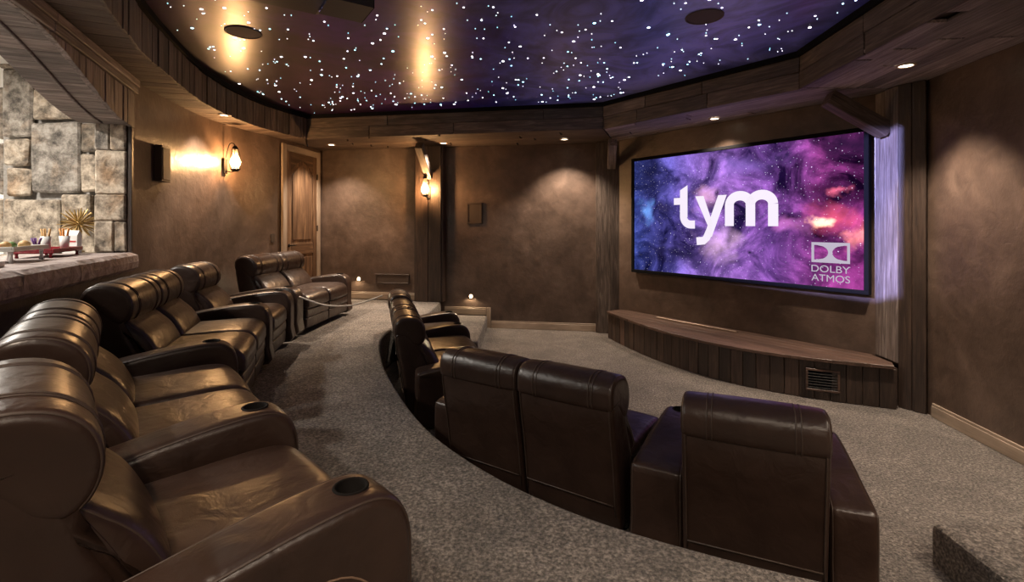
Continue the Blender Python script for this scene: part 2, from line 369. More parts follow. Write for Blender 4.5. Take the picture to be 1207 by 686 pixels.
# floor, upper tier, steps
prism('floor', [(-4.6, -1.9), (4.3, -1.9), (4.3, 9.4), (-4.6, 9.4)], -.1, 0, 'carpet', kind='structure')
rim = smooth([(3.30, 1.62, 0), (2.6, 1.62, 0), (2.0, 1.66, 0), (1.26, 1.80, 0), (.57, 2.10, 0), (.13, 2.40, 0), (-.25, 2.79, 0), (-.60, 3.30, 0), (-.98, 4.10, 0),
              (-1.28, 4.88, 0), (-1.50, 5.7, 0), (-1.50, 6.4, 0), (-1.30, 7.0, 0), (-1.24, 7.6, 0), (-1.22, 8.50, 0)], 7)
poly = [(p.x, p.y) for p in rim] + [(-3.38, 8.86)] + [(p.x+.03, p.y) for p in left_curve[3:]] + [(K[0]+.03, K[1]), (-1.2, -1.2), (3.14, -1.2)]
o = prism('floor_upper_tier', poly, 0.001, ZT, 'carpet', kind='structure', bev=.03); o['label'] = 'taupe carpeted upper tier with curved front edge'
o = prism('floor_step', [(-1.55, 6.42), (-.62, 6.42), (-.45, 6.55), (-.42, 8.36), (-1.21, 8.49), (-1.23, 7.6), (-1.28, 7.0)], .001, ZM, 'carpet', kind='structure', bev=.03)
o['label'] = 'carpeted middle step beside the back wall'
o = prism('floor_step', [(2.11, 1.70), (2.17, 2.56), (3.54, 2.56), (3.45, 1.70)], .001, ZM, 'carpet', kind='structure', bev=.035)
o['label'] = 'carpeted step at the lower right'

# walls
strip_wall('wall_left', left_curve, 0, ZS, .25, 1)
pj = [V2(J), V2(K)]
strip_wall('wall_left_low', pj, 0, 1.334, .25, 1)
strip_wall('wall_left_near', [V2(K), V2(K)+U*1.9], 0, ZS, .25, 1)
strip_wall('wall_back', [V2(BACK_L)-BD*.3, V2(BACK_R)+BD*.5], 0, ZS, .2, -1)
prism('wall_screen', [tuple((SCR_L-SD*.32)[:2]), tuple((SCR_R+SD*.26)[:2]), tuple((SCR_R+SD*.26-SN*.2)[:2]), tuple((SCR_L-SD*.32-SN*.2)[:2])], 0, ZS, 'plaster', kind='structure')
rdir = (V2(RIGHT_B)-V2(RIGHT_A)).normalized(); rnv = Vector((rdir.y, -rdir.x, 0)); rnv = rnv if rnv.x < 0 else -rnv
a = V2(RIGHT_A)-rdir*.35; b = V2(RIGHT_B)
prism('wall_right', [tuple(a[:2]), tuple(b[:2]), tuple((b-rnv*.2)[:2]), tuple((a-rnv*.2)[:2])], 0, ZS, 'plaster', kind='structure')
prism('wall_rear', [(-1.4, -1.2), (3.4, -1.2), (3.4, -1.4), (-1.4, -1.4)], 0, ZS, 'plaster', kind='structure')
# star ceiling
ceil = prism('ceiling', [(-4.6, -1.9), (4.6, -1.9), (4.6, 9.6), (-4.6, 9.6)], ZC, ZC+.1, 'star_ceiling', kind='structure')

# soffit ring: inner edge, fascia boards, soffit boards
I1, I2, I3, I4, I5 = (1.27, 6.90), (2.82, 4.87), (2.45, -.55), (-.55, -.55), (-1.1, .35)
inner_left = smooth([(-1.1, .35, 0), (-1.55, 1.15, 0), (-2.03, 2.15, 0), (-2.45, 3.0, 0), (-2.80, 3.72, 0), (-3.07, 4.45, 0), (-3.33, 5.3, 0), (-3.45, 6.1, 0), (-3.41, 6.88, 0), (-3.19, 7.70, 0)], 8)
I0 = (-3.19, 7.70); O0, O1, O2, O3 = (-3.75, 9.1), (1.75, 8.35), (4.12, 4.92), (3.4, -1.4)
soff = empty('ceiling_soffit'); soff['kind'] = 'structure'; soff['label'] = 'reclaimed plank soffit around the star ceiling'
fasc = empty('trim_1'); fasc['kind'] = 'structure'; fasc['label'] = 'weathered board fascia around the star ceiling'
rs = resample(inner_left, .125)
for i in range(len(rs)-1):
    a, b = rs[i], rs[i+1]; t = (b-a).normalized(); n = Vector((-t.y, t.x, 0)); n = n if n.x < 0 or abs(n.x) < .3 else -n
    def nrm(j):
        d = (rs[min(j+1, len(rs)-1)]-rs[max(j-1, 0)]).normalized(); v = Vector((-d.y, d.x, 0)); return v if v.x < 0 else -v
    na, nb = nrm(i), nrm(i+1); g = t*.003
    W = .72 if a.y > 4.3 else .62
    q = [a+g+na*.02, b-g+nb*.02, b-g+nb*W, a+g+na*W]
    slab('soffit_board', [p+Vector((0, 0, ZS+random.uniform(0, .006))) for p in q], (0, 0, 1), .025, 'barn_wood', soff, na, .003)
    j = random.uniform(-.008, .008)
    q = [a+g+na*(.02+j), b-g+nb*(.02+j)]; lo = Vector((0, 0, ZS-.012)); hi = Vector((0, 0, ZC-.04))
    slab('fascia_board', [q[0]+lo, q[1]+lo, q[1]+hi, q[0]+hi], -(na+nb), .022, 'barn_wood', fasc, (0, 0, 1), .003)
slab('soffit_board', [Vector((x, y, ZS+.004)) for x, y in ((-3.21, 7.70), (-3.72, 9.05), (-3.95, 8.4), (-3.90, 7.93))], (0, 0, 1), .025, 'barn_wood', soff, (-1, .1, 0), .003)
def run(a, b, c, d, rows, joints, woodm):
    """lengthwise soffit boards between the inner edge a-b and the outer edge d-c"""
    for r in range(rows):
        t0, t1 = r/rows, (r+1)/rows; p0, p1 = lerp2(a, d, t0), lerp2(b, c, t0); q0, q1 = lerp2(a, d, t1), lerp2(b, c, t1)
        cuts = [0] + sorted(random.uniform(.12, .88) for _ in range(joints)) + [1]
        for s0, s1 in zip(cuts, cuts[1:]):
            if s1-s0 < .04: continue
            e = .002
            P4 = [V2(lerp2(p0, p1, s0+e)), V2(lerp2(p0, p1, s1-e)), V2(lerp2(q0, q1, s1-e)), V2(lerp2(q0, q1, s0+e))]
            ctr = sum(P4, Vector())/4; P4 = [p + (ctr-p).normalized()*.003 for p in P4]
            slab('soffit_board', [p+Vector((0, 0, ZS+random.uniform(0, .008))) for p in P4], (0, 0, 1), .025, woodm, soff, V2(b)-V2(a), .003)
def fascia(a, b, woodm):
    A, B = V2(a), V2(b); d = (B-A).normalized(); n = Vector((d.y, -d.x, 0)); 
    if n.dot(V2((0, 3.5))-A) < 0: n = -n
    zs = [ZS-.012, ZS+.16, ZC-.04]
    for z0, z1 in zip(zs, zs[1:]):
        cuts = [0]+sorted(random.uniform(.15, .85) for _ in range(2))+[1]
        for s0, s1 in zip(cuts, cuts[1:]):
            p, q = A.lerp(B, s0+.001), A.lerp(B, s1-.001); off = -n*random.uniform(.016, .024)
            slab('fascia_board', [p+off+Vector((0, 0, z0+.002)), q+off+Vector((0, 0, z0+.002)), q+off+Vector((0, 0, z1-.002)), p+off+Vector((0, 0, z1-.002))], n, .022, woodm, fasc, d, .003)
run(I0, I1, O1, O0, 7, 2, 'barn_wood'); run(I1, I2, O2, O1, 7, 1, 'screenlit_wood'); run(I2, I3, O3, O2, 7, 3, 'screenlit_wood')
run(I3, I4, (-1.2, -1.4), O3, 4, 1, 'barn_wood'); run(I4, I5, (-2.0, .2), (-1.2, -1.4), 4, 0, 'barn_wood')
for a, b in ((I0, I1), (I1, I2), (I2, I3), (I3, I4), (I4, I5)): fascia(a, b, 'barn_wood')
# solid backing above the soffit boards and dark crown strip at the star ceiling
loop_in = [(p.x, p.y) for p in inner_left] + [I1, I2, I3, I4]
k = len(loop_in); vs = []; fs = []
ctr = Vector((0, 3.6, 0))
def off_loop(L, d):
    out = []
    for i, p in enumerate(L):
        a = V2(L[i-1]); b = V2(L[(i+1) % len(L)]); e1 = (V2(p)-a).normalized(); e2 = (b-V2(p)).normalized()
        n1 = Vector((-e1.y, e1.x, 0)); n2 = Vector((-e2.y, e2.x, 0)); n = (n1+n2).normalized(); n = n if n.dot(V2(p)-ctr) > 0 else -n
        out.append(V2(p)+n*d/max(.5, n.dot(n1 if n1.dot(V2(p)-ctr) > 0 else -n1)))
    return out
def ring(name, L, d0, d1, z0, z1, m, kind='structure'):
    A, B = off_loop(L, d0), off_loop(L, d1); k = len(L); vs = []
    for z in (z0, z1):
        vs += [(p.x, p.y, z) for p in A] + [(p.x, p.y, z) for p in B]
    fs = []
    for i in range(k):
        j = (i+1) % k
        fs += [(i, j, k+j, k+i), (2*k+i, 2*k+j, 3*k+j, 3*k+i), (i, j, 2*k+j, 2*k+i), (k+i, k+j, 3*k+j, 3*k+i)]
    return link(name, mesh(name, vs, fs), m, None, kind)
ring('trim_2', loop_in, -.035, .03, ZC-.055, ZC-.001, 'black_frame')['label'] = 'black crown strip around the star ceiling'
ring('ceiling_bulkhead', loop_in, .03, .75, ZS+.04, ZC-.06, 'dark_wood')

# stars
def on_ceiling(x, y):
    c = False; L = loop_in; j = len(L)-1
    for i in range(len(L)):
        if (L[i][1] > y) != (L[j][1] > y) and x < (L[j][0]-L[i][0])*(y-L[i][1])/(L[j][1]-L[i][1])+L[i][0]: c = not c
        j = i
    return c
bm = bmesh.new(); lay = bm.verts.layers.float_color.new('star_col'); cnt = 0; tries = 0
while cnt < 900 and tries < 9000:
    tries += 1; x, y = random.uniform(-3.4, 2.9), random.uniform(.2, 7.6)
    if not on_ceiling(x, y) or not on_ceiling(x*1.04-.02, y*1.02) : continue
    big = random.random(); r = .0055 if big < .55 else .0095 if big < .86 else .0145
    r *= (.75+.04*y); col = random.choice([(1, .95, .9, 1), (1, 1, 1, 1), (.70, .95, 1, 1), (.35, .85, .95, 1), (.5, .9, 1, 1), (.9, .85, 1, 1)])
    br = .5 if big < .55 else 1.0 if big < .88 else 1.6; col = tuple(c*br for c in col[:3])+(1,)
    top = bm.verts.new((x, y, ZC-.006)); top[lay] = col; rg = []
    for q in range(7):
        v = bm.verts.new((x+r*math.cos(q*.8976), y+r*math.sin(q*.8976), ZC-.0005)); v[lay] = col; rg.append(v)
    for q in range(7): bm.faces.new((top, rg[(q+1) % 7], rg[q]))
    cnt += 1
me = bpy.data.meshes.new('fibre_optic_stars'); bm.to_mesh(me); bm.free(); st = link('fibre_optic_stars', me, 'star_glow', ceil, 'stuff')
st['label'] = 'tiny white and blue fibre optic star points'

# ------------------------------------------------------------ bar opening: header, stone ledge, stone wall, room beyond
def op(s, off=0, z=0): p = V2(J)+U*s+NR*off; return Vector((p.x, p.y, z))
def arch(s): s = max(0, min(UL, s)); q = min(s, UL-s)/2.06; return 2.66+.34*(.5-.5*math.cos(math.pi*min(1, q)))
head = empty('trim_3'); head['kind'] = 'structure'; head['label'] = 'reclaimed plank header with arched underside over the bar opening'
N = 34
vs = []; fs = []
for i in range(N+1):
    s = UL*i/N
    for off in (0.0, -.36):
        for z in (arch(s)+.02, ZS): vs.append(op(s, off, z))
for i in range(N):
    a = i*4; b = a+4
    fs += [(a, b, b+1, a+1), (a+2, b+2, b+3, a+3), (a, b, b+2, a+2), (a+1, b+1, b+3, a+3)]
fs += [(0, 1, 3, 2), (N*4, N*4+1, N*4+3, N*4+2)]
link('header_core', mesh('header_core', vs, fs), 'dark_wood', head)
s = -.05; HB = ZS-.13
while s < UL+.08:
    wd = random.uniform(.085, .125); s1 = s+wd
    zb0, zb1 = arch(s)-.02, arch(s1)-.02
    slab('header_plank', [op(s+.003, .003, zb0), op(s1-.003, .003, zb1), op(s1-.003, .003, HB), op(s+.003, .003, HB)], NR, .03+random.uniform(0, .012), 'grey_wood', head, (0, 0, 1), .003)
    s = s1
for z0, z1, q in ((HB+.004, HB+.062, .055), (HB+.066, ZS-.002, .068)):
    for s0, s1 in ((-.07, 1.55), (1.555, 3.0), (3.005, UL+.1)):
        slab('header_rail', [op(s0, .003, z0), op(s1, .003, z0), op(s1, .003, z1), op(s0, .003, z1)], NR, q, 'grey_wood', head, U, .004)
s = .005
while s < UL-.02:
    s1 = min(s+random.uniform(.11, .15), UL-.005)
    slab('underside_board', [op(s+.001, .0, arch(s)-.006), op(s1-.001, .0, arch(s1)-.006), op(s1-.001, -.36, arch(s1)-.006), op(s+.001, -.36, arch(s)-.006)], (op(s1, 0, arch(s1))-op(s, 0, arch(s))).cross(NR)*(1 if (op(s1, 0, arch(s1))-op(s, 0, arch(s))).cross(NR).z > 0 else -1), .022, 'grey_wood', head, NR, .003)
    s = s1
link('underside_moulding', tube('underside_moulding', [op(UL*i/40, -.17, arch(UL*i/40)-.010) for i in range(1, 40)], .012), 'grey_wood', head)
# jamb post at the far end of the opening
jam = empty('trim_4'); jam['kind'] = 'structure'; jam['label'] = 'narrow wooden jamb post between stone and brown wall'
slab('jamb_board', [op(-.02, .003, 1.36), op(.03, .003, 1.36), op(.03, .003, 2.64), op(-.02, .003, 2.64)], NR, .03, 'dark_wood', jam, (0, 0, 1))

# stone ledge slabs
led = empty('trim_5'); led['kind'] = 'structure'; led['label'] = 'rough stone bar ledge with a chiselled front edge'
cuts = [.06, .62, 1.28, 2.0, 2.7, 3.4, UL-.02]
for s0, s1 in zip(cuts, cuts[1:]):
    nn = 9; bm = bmesh.new(); rows = []
    c0 = op((s0+s1)/2, 0, 1.43)
    for i in range(nn+1):
        s = s0+.004+(s1-s0-.008)*i/nn; col = []
        for off, z in ((-.74, 1.335), (-.74, 1.50), (-.30, 1.50), (.04, 1.50), (.085, 1.475), (.095, 1.42), (.085, 1.365), (.05, 1.335)):
            jt = random.uniform(-.007, .007) if off > 0 else 0
            col.append(bm.verts.new(op(s, off+jt, z+(jt*.5 if .08 < off else 0))-c0))
        rows.append(col)
    for r0, r1 in zip(rows, rows[1:]):
        for q in range(8): bm.faces.new((r0[q], r0[(q+1) % 8], r1[(q+1) % 8], r1[q]))
    bm.faces.new(rows[0]); bm.faces.new(rows[-1][::-1]); bmesh.ops.recalc_face_normals(bm, faces=bm.faces)
    me = bpy.data.meshes.new('ledge_slab'); bm.to_mesh(me); bm.free(); link('ledge_slab', me, 'ledge_stone', led, None, c0)
# stone wall beyond the opening
sw = prism('wall_stone', [(-3.70, 4.86), (-5.02, 4.90), (-5.02, 5.15), (-3.72, 5.10)], 0, 3.3, 'mortar', kind='structure')
def sp(px, py): d = 4.86; return Vector(((px-CXP)/FPX*d, d+.0, EYE-(py-HYP)/FPX*d))
stones = [(8, 84, 43, 162), (8, 48, 44, 82), (46, 66, 76, 104), (78, 66, 150, 104), (46, 107, 100, 141), (103, 107, 152, 143), (43, 145, 99, 228), (13, 165, 41, 196), (13, 199, 41, 231),
          (102, 146, 152, 180), (102, 183, 152, 226), (10, 235, 76, 296), (79, 230, 112, 262), (115, 229, 152, 264), (79, 265, 152, 298), (8, 300, 60, 340), (63, 301, 152, 340), (46, 40, 150, 64)]
for x0, y0, x1, y1 in stones:
    j = lambda: random.uniform(-1.1, 1.1)
    if x1 >= 150: x1 = 150 if x0 < 100 else 146
    c = [(x0+j(), y1+j()), ((x0+x1)/2, y1+j()), (x1+j(), y1+j()), (x1+j(), (y0+y1)/2), (x1+j(), y0+j()), ((x0+x1)/2, y0+j()), (x0+j(), y0+j()), (x0+j(), (y0+y1)/2)]
    slab('stone', [sp(*p) for p in c], (0.02, -1, 0), random.uniform(.05, .085), 'stone', sw, (1, 0, 0), .018, jit=.006)
for z in (.6, 1.2, 1.75, 2.3, 2.85):
    slab('stone', [Vector((-5.022, 4.90, z-.25)), Vector((-5.022, 5.13, z-.25)), Vector((-5.022, 5.13, z+.26)), Vector((-5.022, 4.90, z+.26))], (-1, 0, 0), .06, 'stone', sw, (0, 1, 0), .015)
jd = (left_curve[-1]-left_curve[-3]).normalized(); jo = Vector((jd.y, -jd.x, 0)); jo = jo if jo.x < 0 else -jo
for z0, z1, cut in ((1.505, 1.78, .10), (1.785, 2.02, .25), (2.025, 2.42, .25), (2.425, 2.72, .13)):
    for a_, b_ in ((.006, cut-.003), (cut+.003, .25)):
        if b_-a_ < .03: continue
        q = V2(J)+jd*.002; slab('stone', [q+jo*a_+Vector((0, 0, z0)), q+jo*b_+Vector((0, 0, z0)), q+jo*b_+Vector((0, 0, z1)), q+jo*a_+Vector((0, 0, z1))], jd, random.uniform(.03, .05), 'stone', sw, (0, 0, 1), .012, jit=.004)
# bar room shell
prism('floor_bar', [(-8, -1.5), (-2.9, -1.5), (-2.3, .9), (-3.75, 4.6), (-3.75, 7), (-8, 7)], .2, ZT, 'mortar', kind='structure')
prism('wall_bar_far', [(-8, 6.9), (-4.1, 6.9), (-4.1, 7.05), (-8, 7.05)], ZT, 3.3, 'white_paint', kind='structure')
prism('wall_bar_side', [(-8, -1.5), (-7.85, -1.5), (-7.85, 6.9), (-8, 6.9)], ZT, 3.3, 'white_paint', kind='structure')
prism('wall_bar_near', [(-7.85, -1.5), (-2.3, -1.5), (-2.3, -1.35), (-7.85, -1.35)], ZT, 3.3, 'white_paint', kind='structure')
prism('ceiling_bar', [(-8, -1.5), (-1.6, -1.5), (-2.35, .65), (-3.95, 4.75), (-3.95, 7), (-8, 7)], 3.3, 3.4, 'white_paint', kind='structure')
def area_light(name, loc, size, power, col=(1, .9, .78), rot=(0, 0, 0)):
    l = bpy.data.lights.new(name, 'AREA'); l.size = size; l.energy = power; l.color = col; l.shape = 'DISK'; o = bpy.data.objects.new(name, l); COL.objects.link(o); o.location = loc; o.rotation_euler = rot; return o
for x, y, pw in ((-4.6, 3.1, BAR_W), (-6.4, 5.2, BAR_W), (-4.2, 1.0, BAR_W*.5)):
    t = empty('bar_ceiling_light', (x, y, 3.3)); tag(t, {3.1: 'round bar room ceiling light just behind the bar opening', 5.2: 'round bar room ceiling light beyond the stone wall end', 1.0: 'round bar room ceiling light beside the near end of the ledge'}[y], 'ceiling light', 'bar ceiling lights')
    link('trim_ring', lathe('trim_ring', [(.20, 0), (.20, -.03), (.17, -.035), (.17, 0)]), 'white_paint', t)
    link('diffuser', lathe('diffuser', [(0, -.02), (.17, -.02)]), 'downlight_glow', t)
    o = area_light('bar_lamp', (0, 0, -.05), .3, pw, (1, .93, .84)); o.parent = t
t = tag(link('wall_tv', box_mesh('wall_tv', .9, .05, .22, .01), 'bar_tv', None), 'dark horizontal bar on the white wall at the left edge', 'wall fixture'); t.location = (-6.85, 6.87, 2.30)
t = empty('recessed_fixture', op(1.85, -.26, arch(1.85)-.007)); tag(t, 'round recessed fixture in the wooden header underside', 'light fixture')
link('rim', lathe('rim', [(.075, 0), (.075, -.012), (.055, -.014), (.055, 0)]), 'downlight_trim', t); link('lens', lathe('lens', [(0, -.004), (.055, -.004)]), 'lens_glass', t)

# ------------------------------------------------------------ door, baseboards, posts
dd = (DOOR_B-DOOR_A).normalized(); dn = Vector((dd.y, -dd.x, 0)); dn = dn if dn.x > 0 else -dn; dl = (DOOR_B-DOOR_A).length
def dp(s, z, off=0): return DOOR_A + dd*s + dn*off + Vector((0, 0, z))
door = empty('door_1'); door['kind'] = 'structure'; door['label'] = 'knotty wood door with arched panel and pale casing'
def dquad(name, s0, s1, z0, z1, off, t, m, par=door, xd=(0, 0, 1), bev=.004): return slab(name, [dp(s0, z0, off), dp(s1, z0, off), dp(s1, z1, off), dp(s0, z1, off)], dn, t, m, par, xd, bev)
TR = .11; DT = 2.93
dquad('casing', .0, TR, ZT, DT+.1, .012, .035, 'trim_wood'); dquad('casing', dl-TR, dl, ZT, DT+.1, .012, .035, 'trim_wood'); dquad('casing', TR+.002, dl-TR-.002, DT, DT+.1, .012, .035, 'trim_wood', xd=dd)
d0, d1 = TR+.005, dl-TR-.005; st_ = .12
leaf = dquad('door_leaf', d0, d1, ZT+.01, DT-.004, .010, .012, 'door_wood')
dquad('stile', d0, d0+st_, ZT+.01, DT-.004, .023, .014, 'door_wood'); dquad('stile', d1-st_, d1, ZT+.01, DT-.004, .023, .014, 'door_wood')
dquad('rail', d0+st_+.002, d1-st_-.002, ZT+.01, ZT+.24, .023, .014, 'door_wood', xd=dd); dquad('rail', d0+st_+.002, d1-st_-.002, ZT+.82, ZT+1.0, .023, .014, 'door_wood', xd=dd)
aw = d1-d0-2*st_-.004; a0 = d0+st_+.002
pts = [dp(a0, DT-.006, .023)] + [dp(a0+aw*i/12, DT-.32+.20*math.sin(math.pi*i/12), .023) for i in range(13)] + [dp(a0+aw, DT-.006, .023)]
slab('arched_rail', pts, dn, .014, 'door_wood', door, dd, 0)
pts = [dp(a0+.05, ZT+1.06, .022), dp(a0+aw-.05, ZT+1.06, .022)] + [dp(a0+.05+(aw-.1)*(1-i/12), DT-.38+.19*math.sin(math.pi*i/12), .022) for i in range(13)]
slab('raised_panel', pts, dn, .012, 'door_wood', door, (0, 0, 1), .006); dquad('raised_panel', a0+.05, a0+aw-.05, ZT+.30, ZT+.77, .022, .012, 'door_wood', bev=.006)
for z in (ZT+.35, ZT+1.25, ZT+2.15): dquad('hinge', d1-.005, d1+.02, z-.05, z+.05, .038, .012, 'iron', bev=.002)
hd = empty('door_handle'); hd.parent = door
hd.location = dp(d0+.06, ZT+.98, .038); q = link('rose', lathe('rose', [(0, 0), (.028, 0), (.028, .012), (0, .012)]), 'iron', hd); q.rotation_euler = (0, math.pi/2, 0)
link('lever', tube('lever', [(0, 0, 0), tuple(dn*.05), tuple(dn*.055+dd*.11)], .009), 'iron', hd)

def baseboard(name, a, b, z, n, h=.125, label=None):
    a, b = V2(a), V2(b); t = empty(name); t['kind'] = 'structure'
    if label: t['label'] = label
    for z0, z1, th in ((0, h*.8, .022), (h*.8+.001, h, .014)):
        slab('board' if z0 == 0 else 'cap_moulding', [a+n*.002+Vector((0, 0, z+z0)), b+n*.002+Vector((0, 0, z+z0)), b+n*.002+Vector((0, 0, z+z1)), a+n*.002+Vector((0, 0, z+z1))], n, th, 'trim_wood', t, b-a, .003)
    return t
baseboard('baseboard_back', back_pt(-.35), back_pt(1.42), .002, BN)
bb = baseboard('baseboard_back_step', back_pt(-1.16), back_pt(-.44), ZM, BN)
slab('return_board', [back_pt(-.43, .002)+Vector((0, 0, .002)), back_pt(-.36, .002)+Vector((0, 0, .002)), back_pt(-.36, .002)+Vector((0, 0, ZM+.125)), back_pt(-.43, .002)+Vector((0, 0, ZM+.125))], BN, .022, 'trim_wood', bb, (0, 0, 1), .003)
baseboard('baseboard_back_upper', back_pt(-3.42), back_pt(-1.66), ZT, BN)
baseboard('baseboard_right', V2(RIGHT_A)+rdir*.33, V2(RIGHT_A)+rdir*2.2, .002, rnv)

def board_face(parent, a, b, n, z0, z1, m, cols=1, t=.025):
    for i in range(cols):
        p, q = a.lerp(b, i/cols), a.lerp(b, (i+1)/cols); d = (q-p).normalized()*.002; p = p+d; q = q-d
        slab('board', [p+Vector((0, 0, z0)), q+Vector((0, 0, z0)), q+Vector((0, 0, z1)), p+Vector((0, 0, z1))], n, t+random.uniform(0, .004), m, parent, (0, 0, 1), .004)
def beam(parent, name, p, q, wdt, hgt, m, side):
    p, q = Vector(p), Vector(q); d = (q-p).normalized(); sd = Vector(side); sd = (sd-d*sd.dot(d)).normalized(); up = d.cross(sd)
    c = [p-sd*wdt/2-up*hgt/2, q-sd*wdt/2-up*hgt/2, q-sd*wdt/2+up*hgt/2, p-sd*wdt/2+up*hgt/2]
    return slab(name, c, sd, wdt, m, parent, d, .008)
# post on the back wall
def post_back(xa, xb, dep, name, label, z0, wm, cols=2):
    t = empty(name); t['kind'] = 'structure'; t['label'] = label
    A, B = back_pt(xa, dep), back_pt(xb, dep)
    c = [back_pt(xa, .002), back_pt(xb, .002), B, A]
    prism('core', [tuple(p[:2]) for p in c], z0, ZS-.002, wm, t)
    board_face(t, A, B, BN, z0, ZS-.004, wm, cols)
    board_face(t, back_pt(xb, .01), B, BD, z0, ZS-.004, wm, 1); board_face(t, A, back_pt(xa, .01), -BD, z0, ZS-.004, wm, 1)
    return t
pb = post_back(-1.62, -1.17, .16, 'trim_6', 'dark timber post on the back wall carrying a lantern', ZT+.002, 'dark_wood')
beam(pb, 'brace', (-1.395, 8.36, 2.56), (-1.46, 7.78, 3.0), .12, .13, 'barn_wood', BD)
pl = post_back(1.40, 1.80, .10, 'trim_7', 'weathered timber post left of the screen', .002, 'barn_wood')
beam(pl, 'brace', tuple(back_pt(1.62, .10)[:2])+(2.70,), (1.52, 7.50, 3.0), .13, .14, 'grey_wood', BD)
pr = empty('trim_8'); pr['kind'] = 'structure'; pr['label'] = 'tall timber post right of the screen'
PA, PB_, PC = Vector((3.735, 5.13, 0)), Vector((3.70, 4.76, 0)), Vector((3.815, 4.57, 0))
prism('core', [(3.765, 5.12), (3.73, 4.77), (3.83, 4.60), (3.86, 4.62), (3.93, 5.0), (3.80, 5.16)], .002, ZS-.002, 'dark_wood', pr)
def onrm(a, b, toward): d = (b-a).normalized(); n = Vector((d.y, -d.x, 0)); return n if n.dot(toward-a) > 0 else -n
o3 = Vector((0, 3, 0))
n1 = onrm(PA, PB_, o3); n2 = onrm(PB_, PC, Vector((2, 2, 0)))
board_face(pr, PA-n1*.026, PB_-n1*.026, n1, .422, ZS-.004, 'grey_wood', 2); board_face(pr, PB_-n2*.026, PC-n2*.026, n2, .003, ZS-.004, 'dark_wood', 2)  # inner face paled to carry the projector spill, front face stays dark
beam(pr, 'brace', (3.72, 4.93, 2.68), (3.16, 4.97, 3.02), .14, .15, 'barn_wood', (0, 1, 0))

# ------------------------------------------------------------ stage
stage_front = smooth([(1.50, 7.68, 0), (1.66, 7.05, 0), (1.95, 6.24, 0), (2.42, 5.50, 0), (2.98, 5.03, 0), (3.64, 4.70, 0)], 8)
stg = empty('stage'); tag(stg, 'low curved wooden stage below the screen', 'stage')
back_e = [(3.675, 4.80), (3.685, 5.06), tuple((SCR_R+SN*.01)[:2]), tuple((SCR_L-SD*.10+SN*.01)[:2]), (1.70, 7.80)]
prism('body', [tuple((p+SN*-.03)[:2]) for p in stage_front] + back_e, .002, .385, 'dark_wood', stg)
rs = resample(stage_front, .135)
for a, b in zip(rs, rs[1:]):
    n = onrm(a, b, Vector((0, 2, 0))); d = (b-a).normalized()*.002
    slab('front_plank', [a+d-n*.01+Vector((0, 0, .003)), b-d-n*.01+Vector((0, 0, .003)), b-d-n*.01+Vector((0, 0, .38)), a+d-n*.01+Vector((0, 0, .38))], n, .02+random.uniform(0, .005), 'stage_wood' if random.random() < .15 else 'dark_wood', stg, (0, 0, 1), .003)
# top boards run across, parallel to the screen, clipped to the curved front
top_poly = [p + onrm(rs[0], rs[-1], Vector((0, 2, 0)))*.05 for p in stage_front] + [V2(p) for p in back_e]
def clip(P, n, d, keep_le=True):
    out = []; k = len(P)
    for i in range(k):
        a, b = P[i], P[(i+1) % k]; da, db = a.dot(n)-d, b.dot(n)-d
        if not keep_le: da, db = -da, -db
        if da <= 0: out.append(a)
        if (da < 0 < db) or (db < 0 < da): out.append(a.lerp(b, da/(da-db)))
    return out
dmin = min(p.dot(SN) for p in top_poly); dmax = max(p.dot(SN) for p in top_poly); nb = 6
for i in range(nb):
    lo, hi = dmin+(dmax-dmin)*i/nb+.0015, dmin+(dmax-dmin)*(i+1)/nb-.0015
    P = clip(clip(top_poly, SN, hi), SN, lo, False)
    if len(P) > 2: slab('top_board', [p+Vector((0, 0, .386)) for p in P], (0, 0, 1), .034, 'stage_wood', stg, SD, .003)
# grille in the stage front
a, b = Vector((2.99, 5.02, 0)), Vector((3.22, 4.915, 0)); n = onrm(a, b, Vector((0, 2, 0)))
gr = empty('floor_grille', tuple(((a+b)/2)[:2])+(.2,)); tag(gr, 'small dark framed vent in the stage front', 'vent')
gm = (a+b)/2; gx = (b-a).normalized(); gw = (b-a).length/2
def gq(name, u0, u1, z0, z1, off, t, m):
    o = slab(name, [gx*u0+n*off+Vector((0, 0, z0)), gx*u1+n*off+Vector((0, 0, z0)), gx*u1+n*off+Vector((0, 0, z1)), gx*u0+n*off+Vector((0, 0, z1))], n, t, m, gr, gx, .002); return o
gq('backing', -gw, gw, -.09, .09, .022, .006, 'black_frame')
for u0, u1, z0, z1 in ((-gw-.02, gw+.02, .09, .11), (-gw-.02, gw+.02, -.11, -.09), (-gw-.02, -gw, -.09, .09), (gw, gw+.02, -.09, .09)): gq('frame', u0, u1, z0, z1, .022, .014, 'stage_wood')
for i in range(6): gq('slat', -gw, gw, -.08+i*.027, -.07+i*.027, .029, .005, 'dark_base')
tag(slab('cable_cover', [SCR_L+SD*.55+SN*.16+Vector((0, 0, .421)), SCR_L+SD*1.75+SN*.16+Vector((0, 0, .421)), SCR_L+SD*1.75+SN*.20+Vector((0, 0, .421)), SCR_L+SD*.55+SN*.20+Vector((0, 0, .421))], (0, 0, 1), .018, 'strip_metal', None, SD, .003), 'thin pale strip lying along the back of the stage', 'strip')

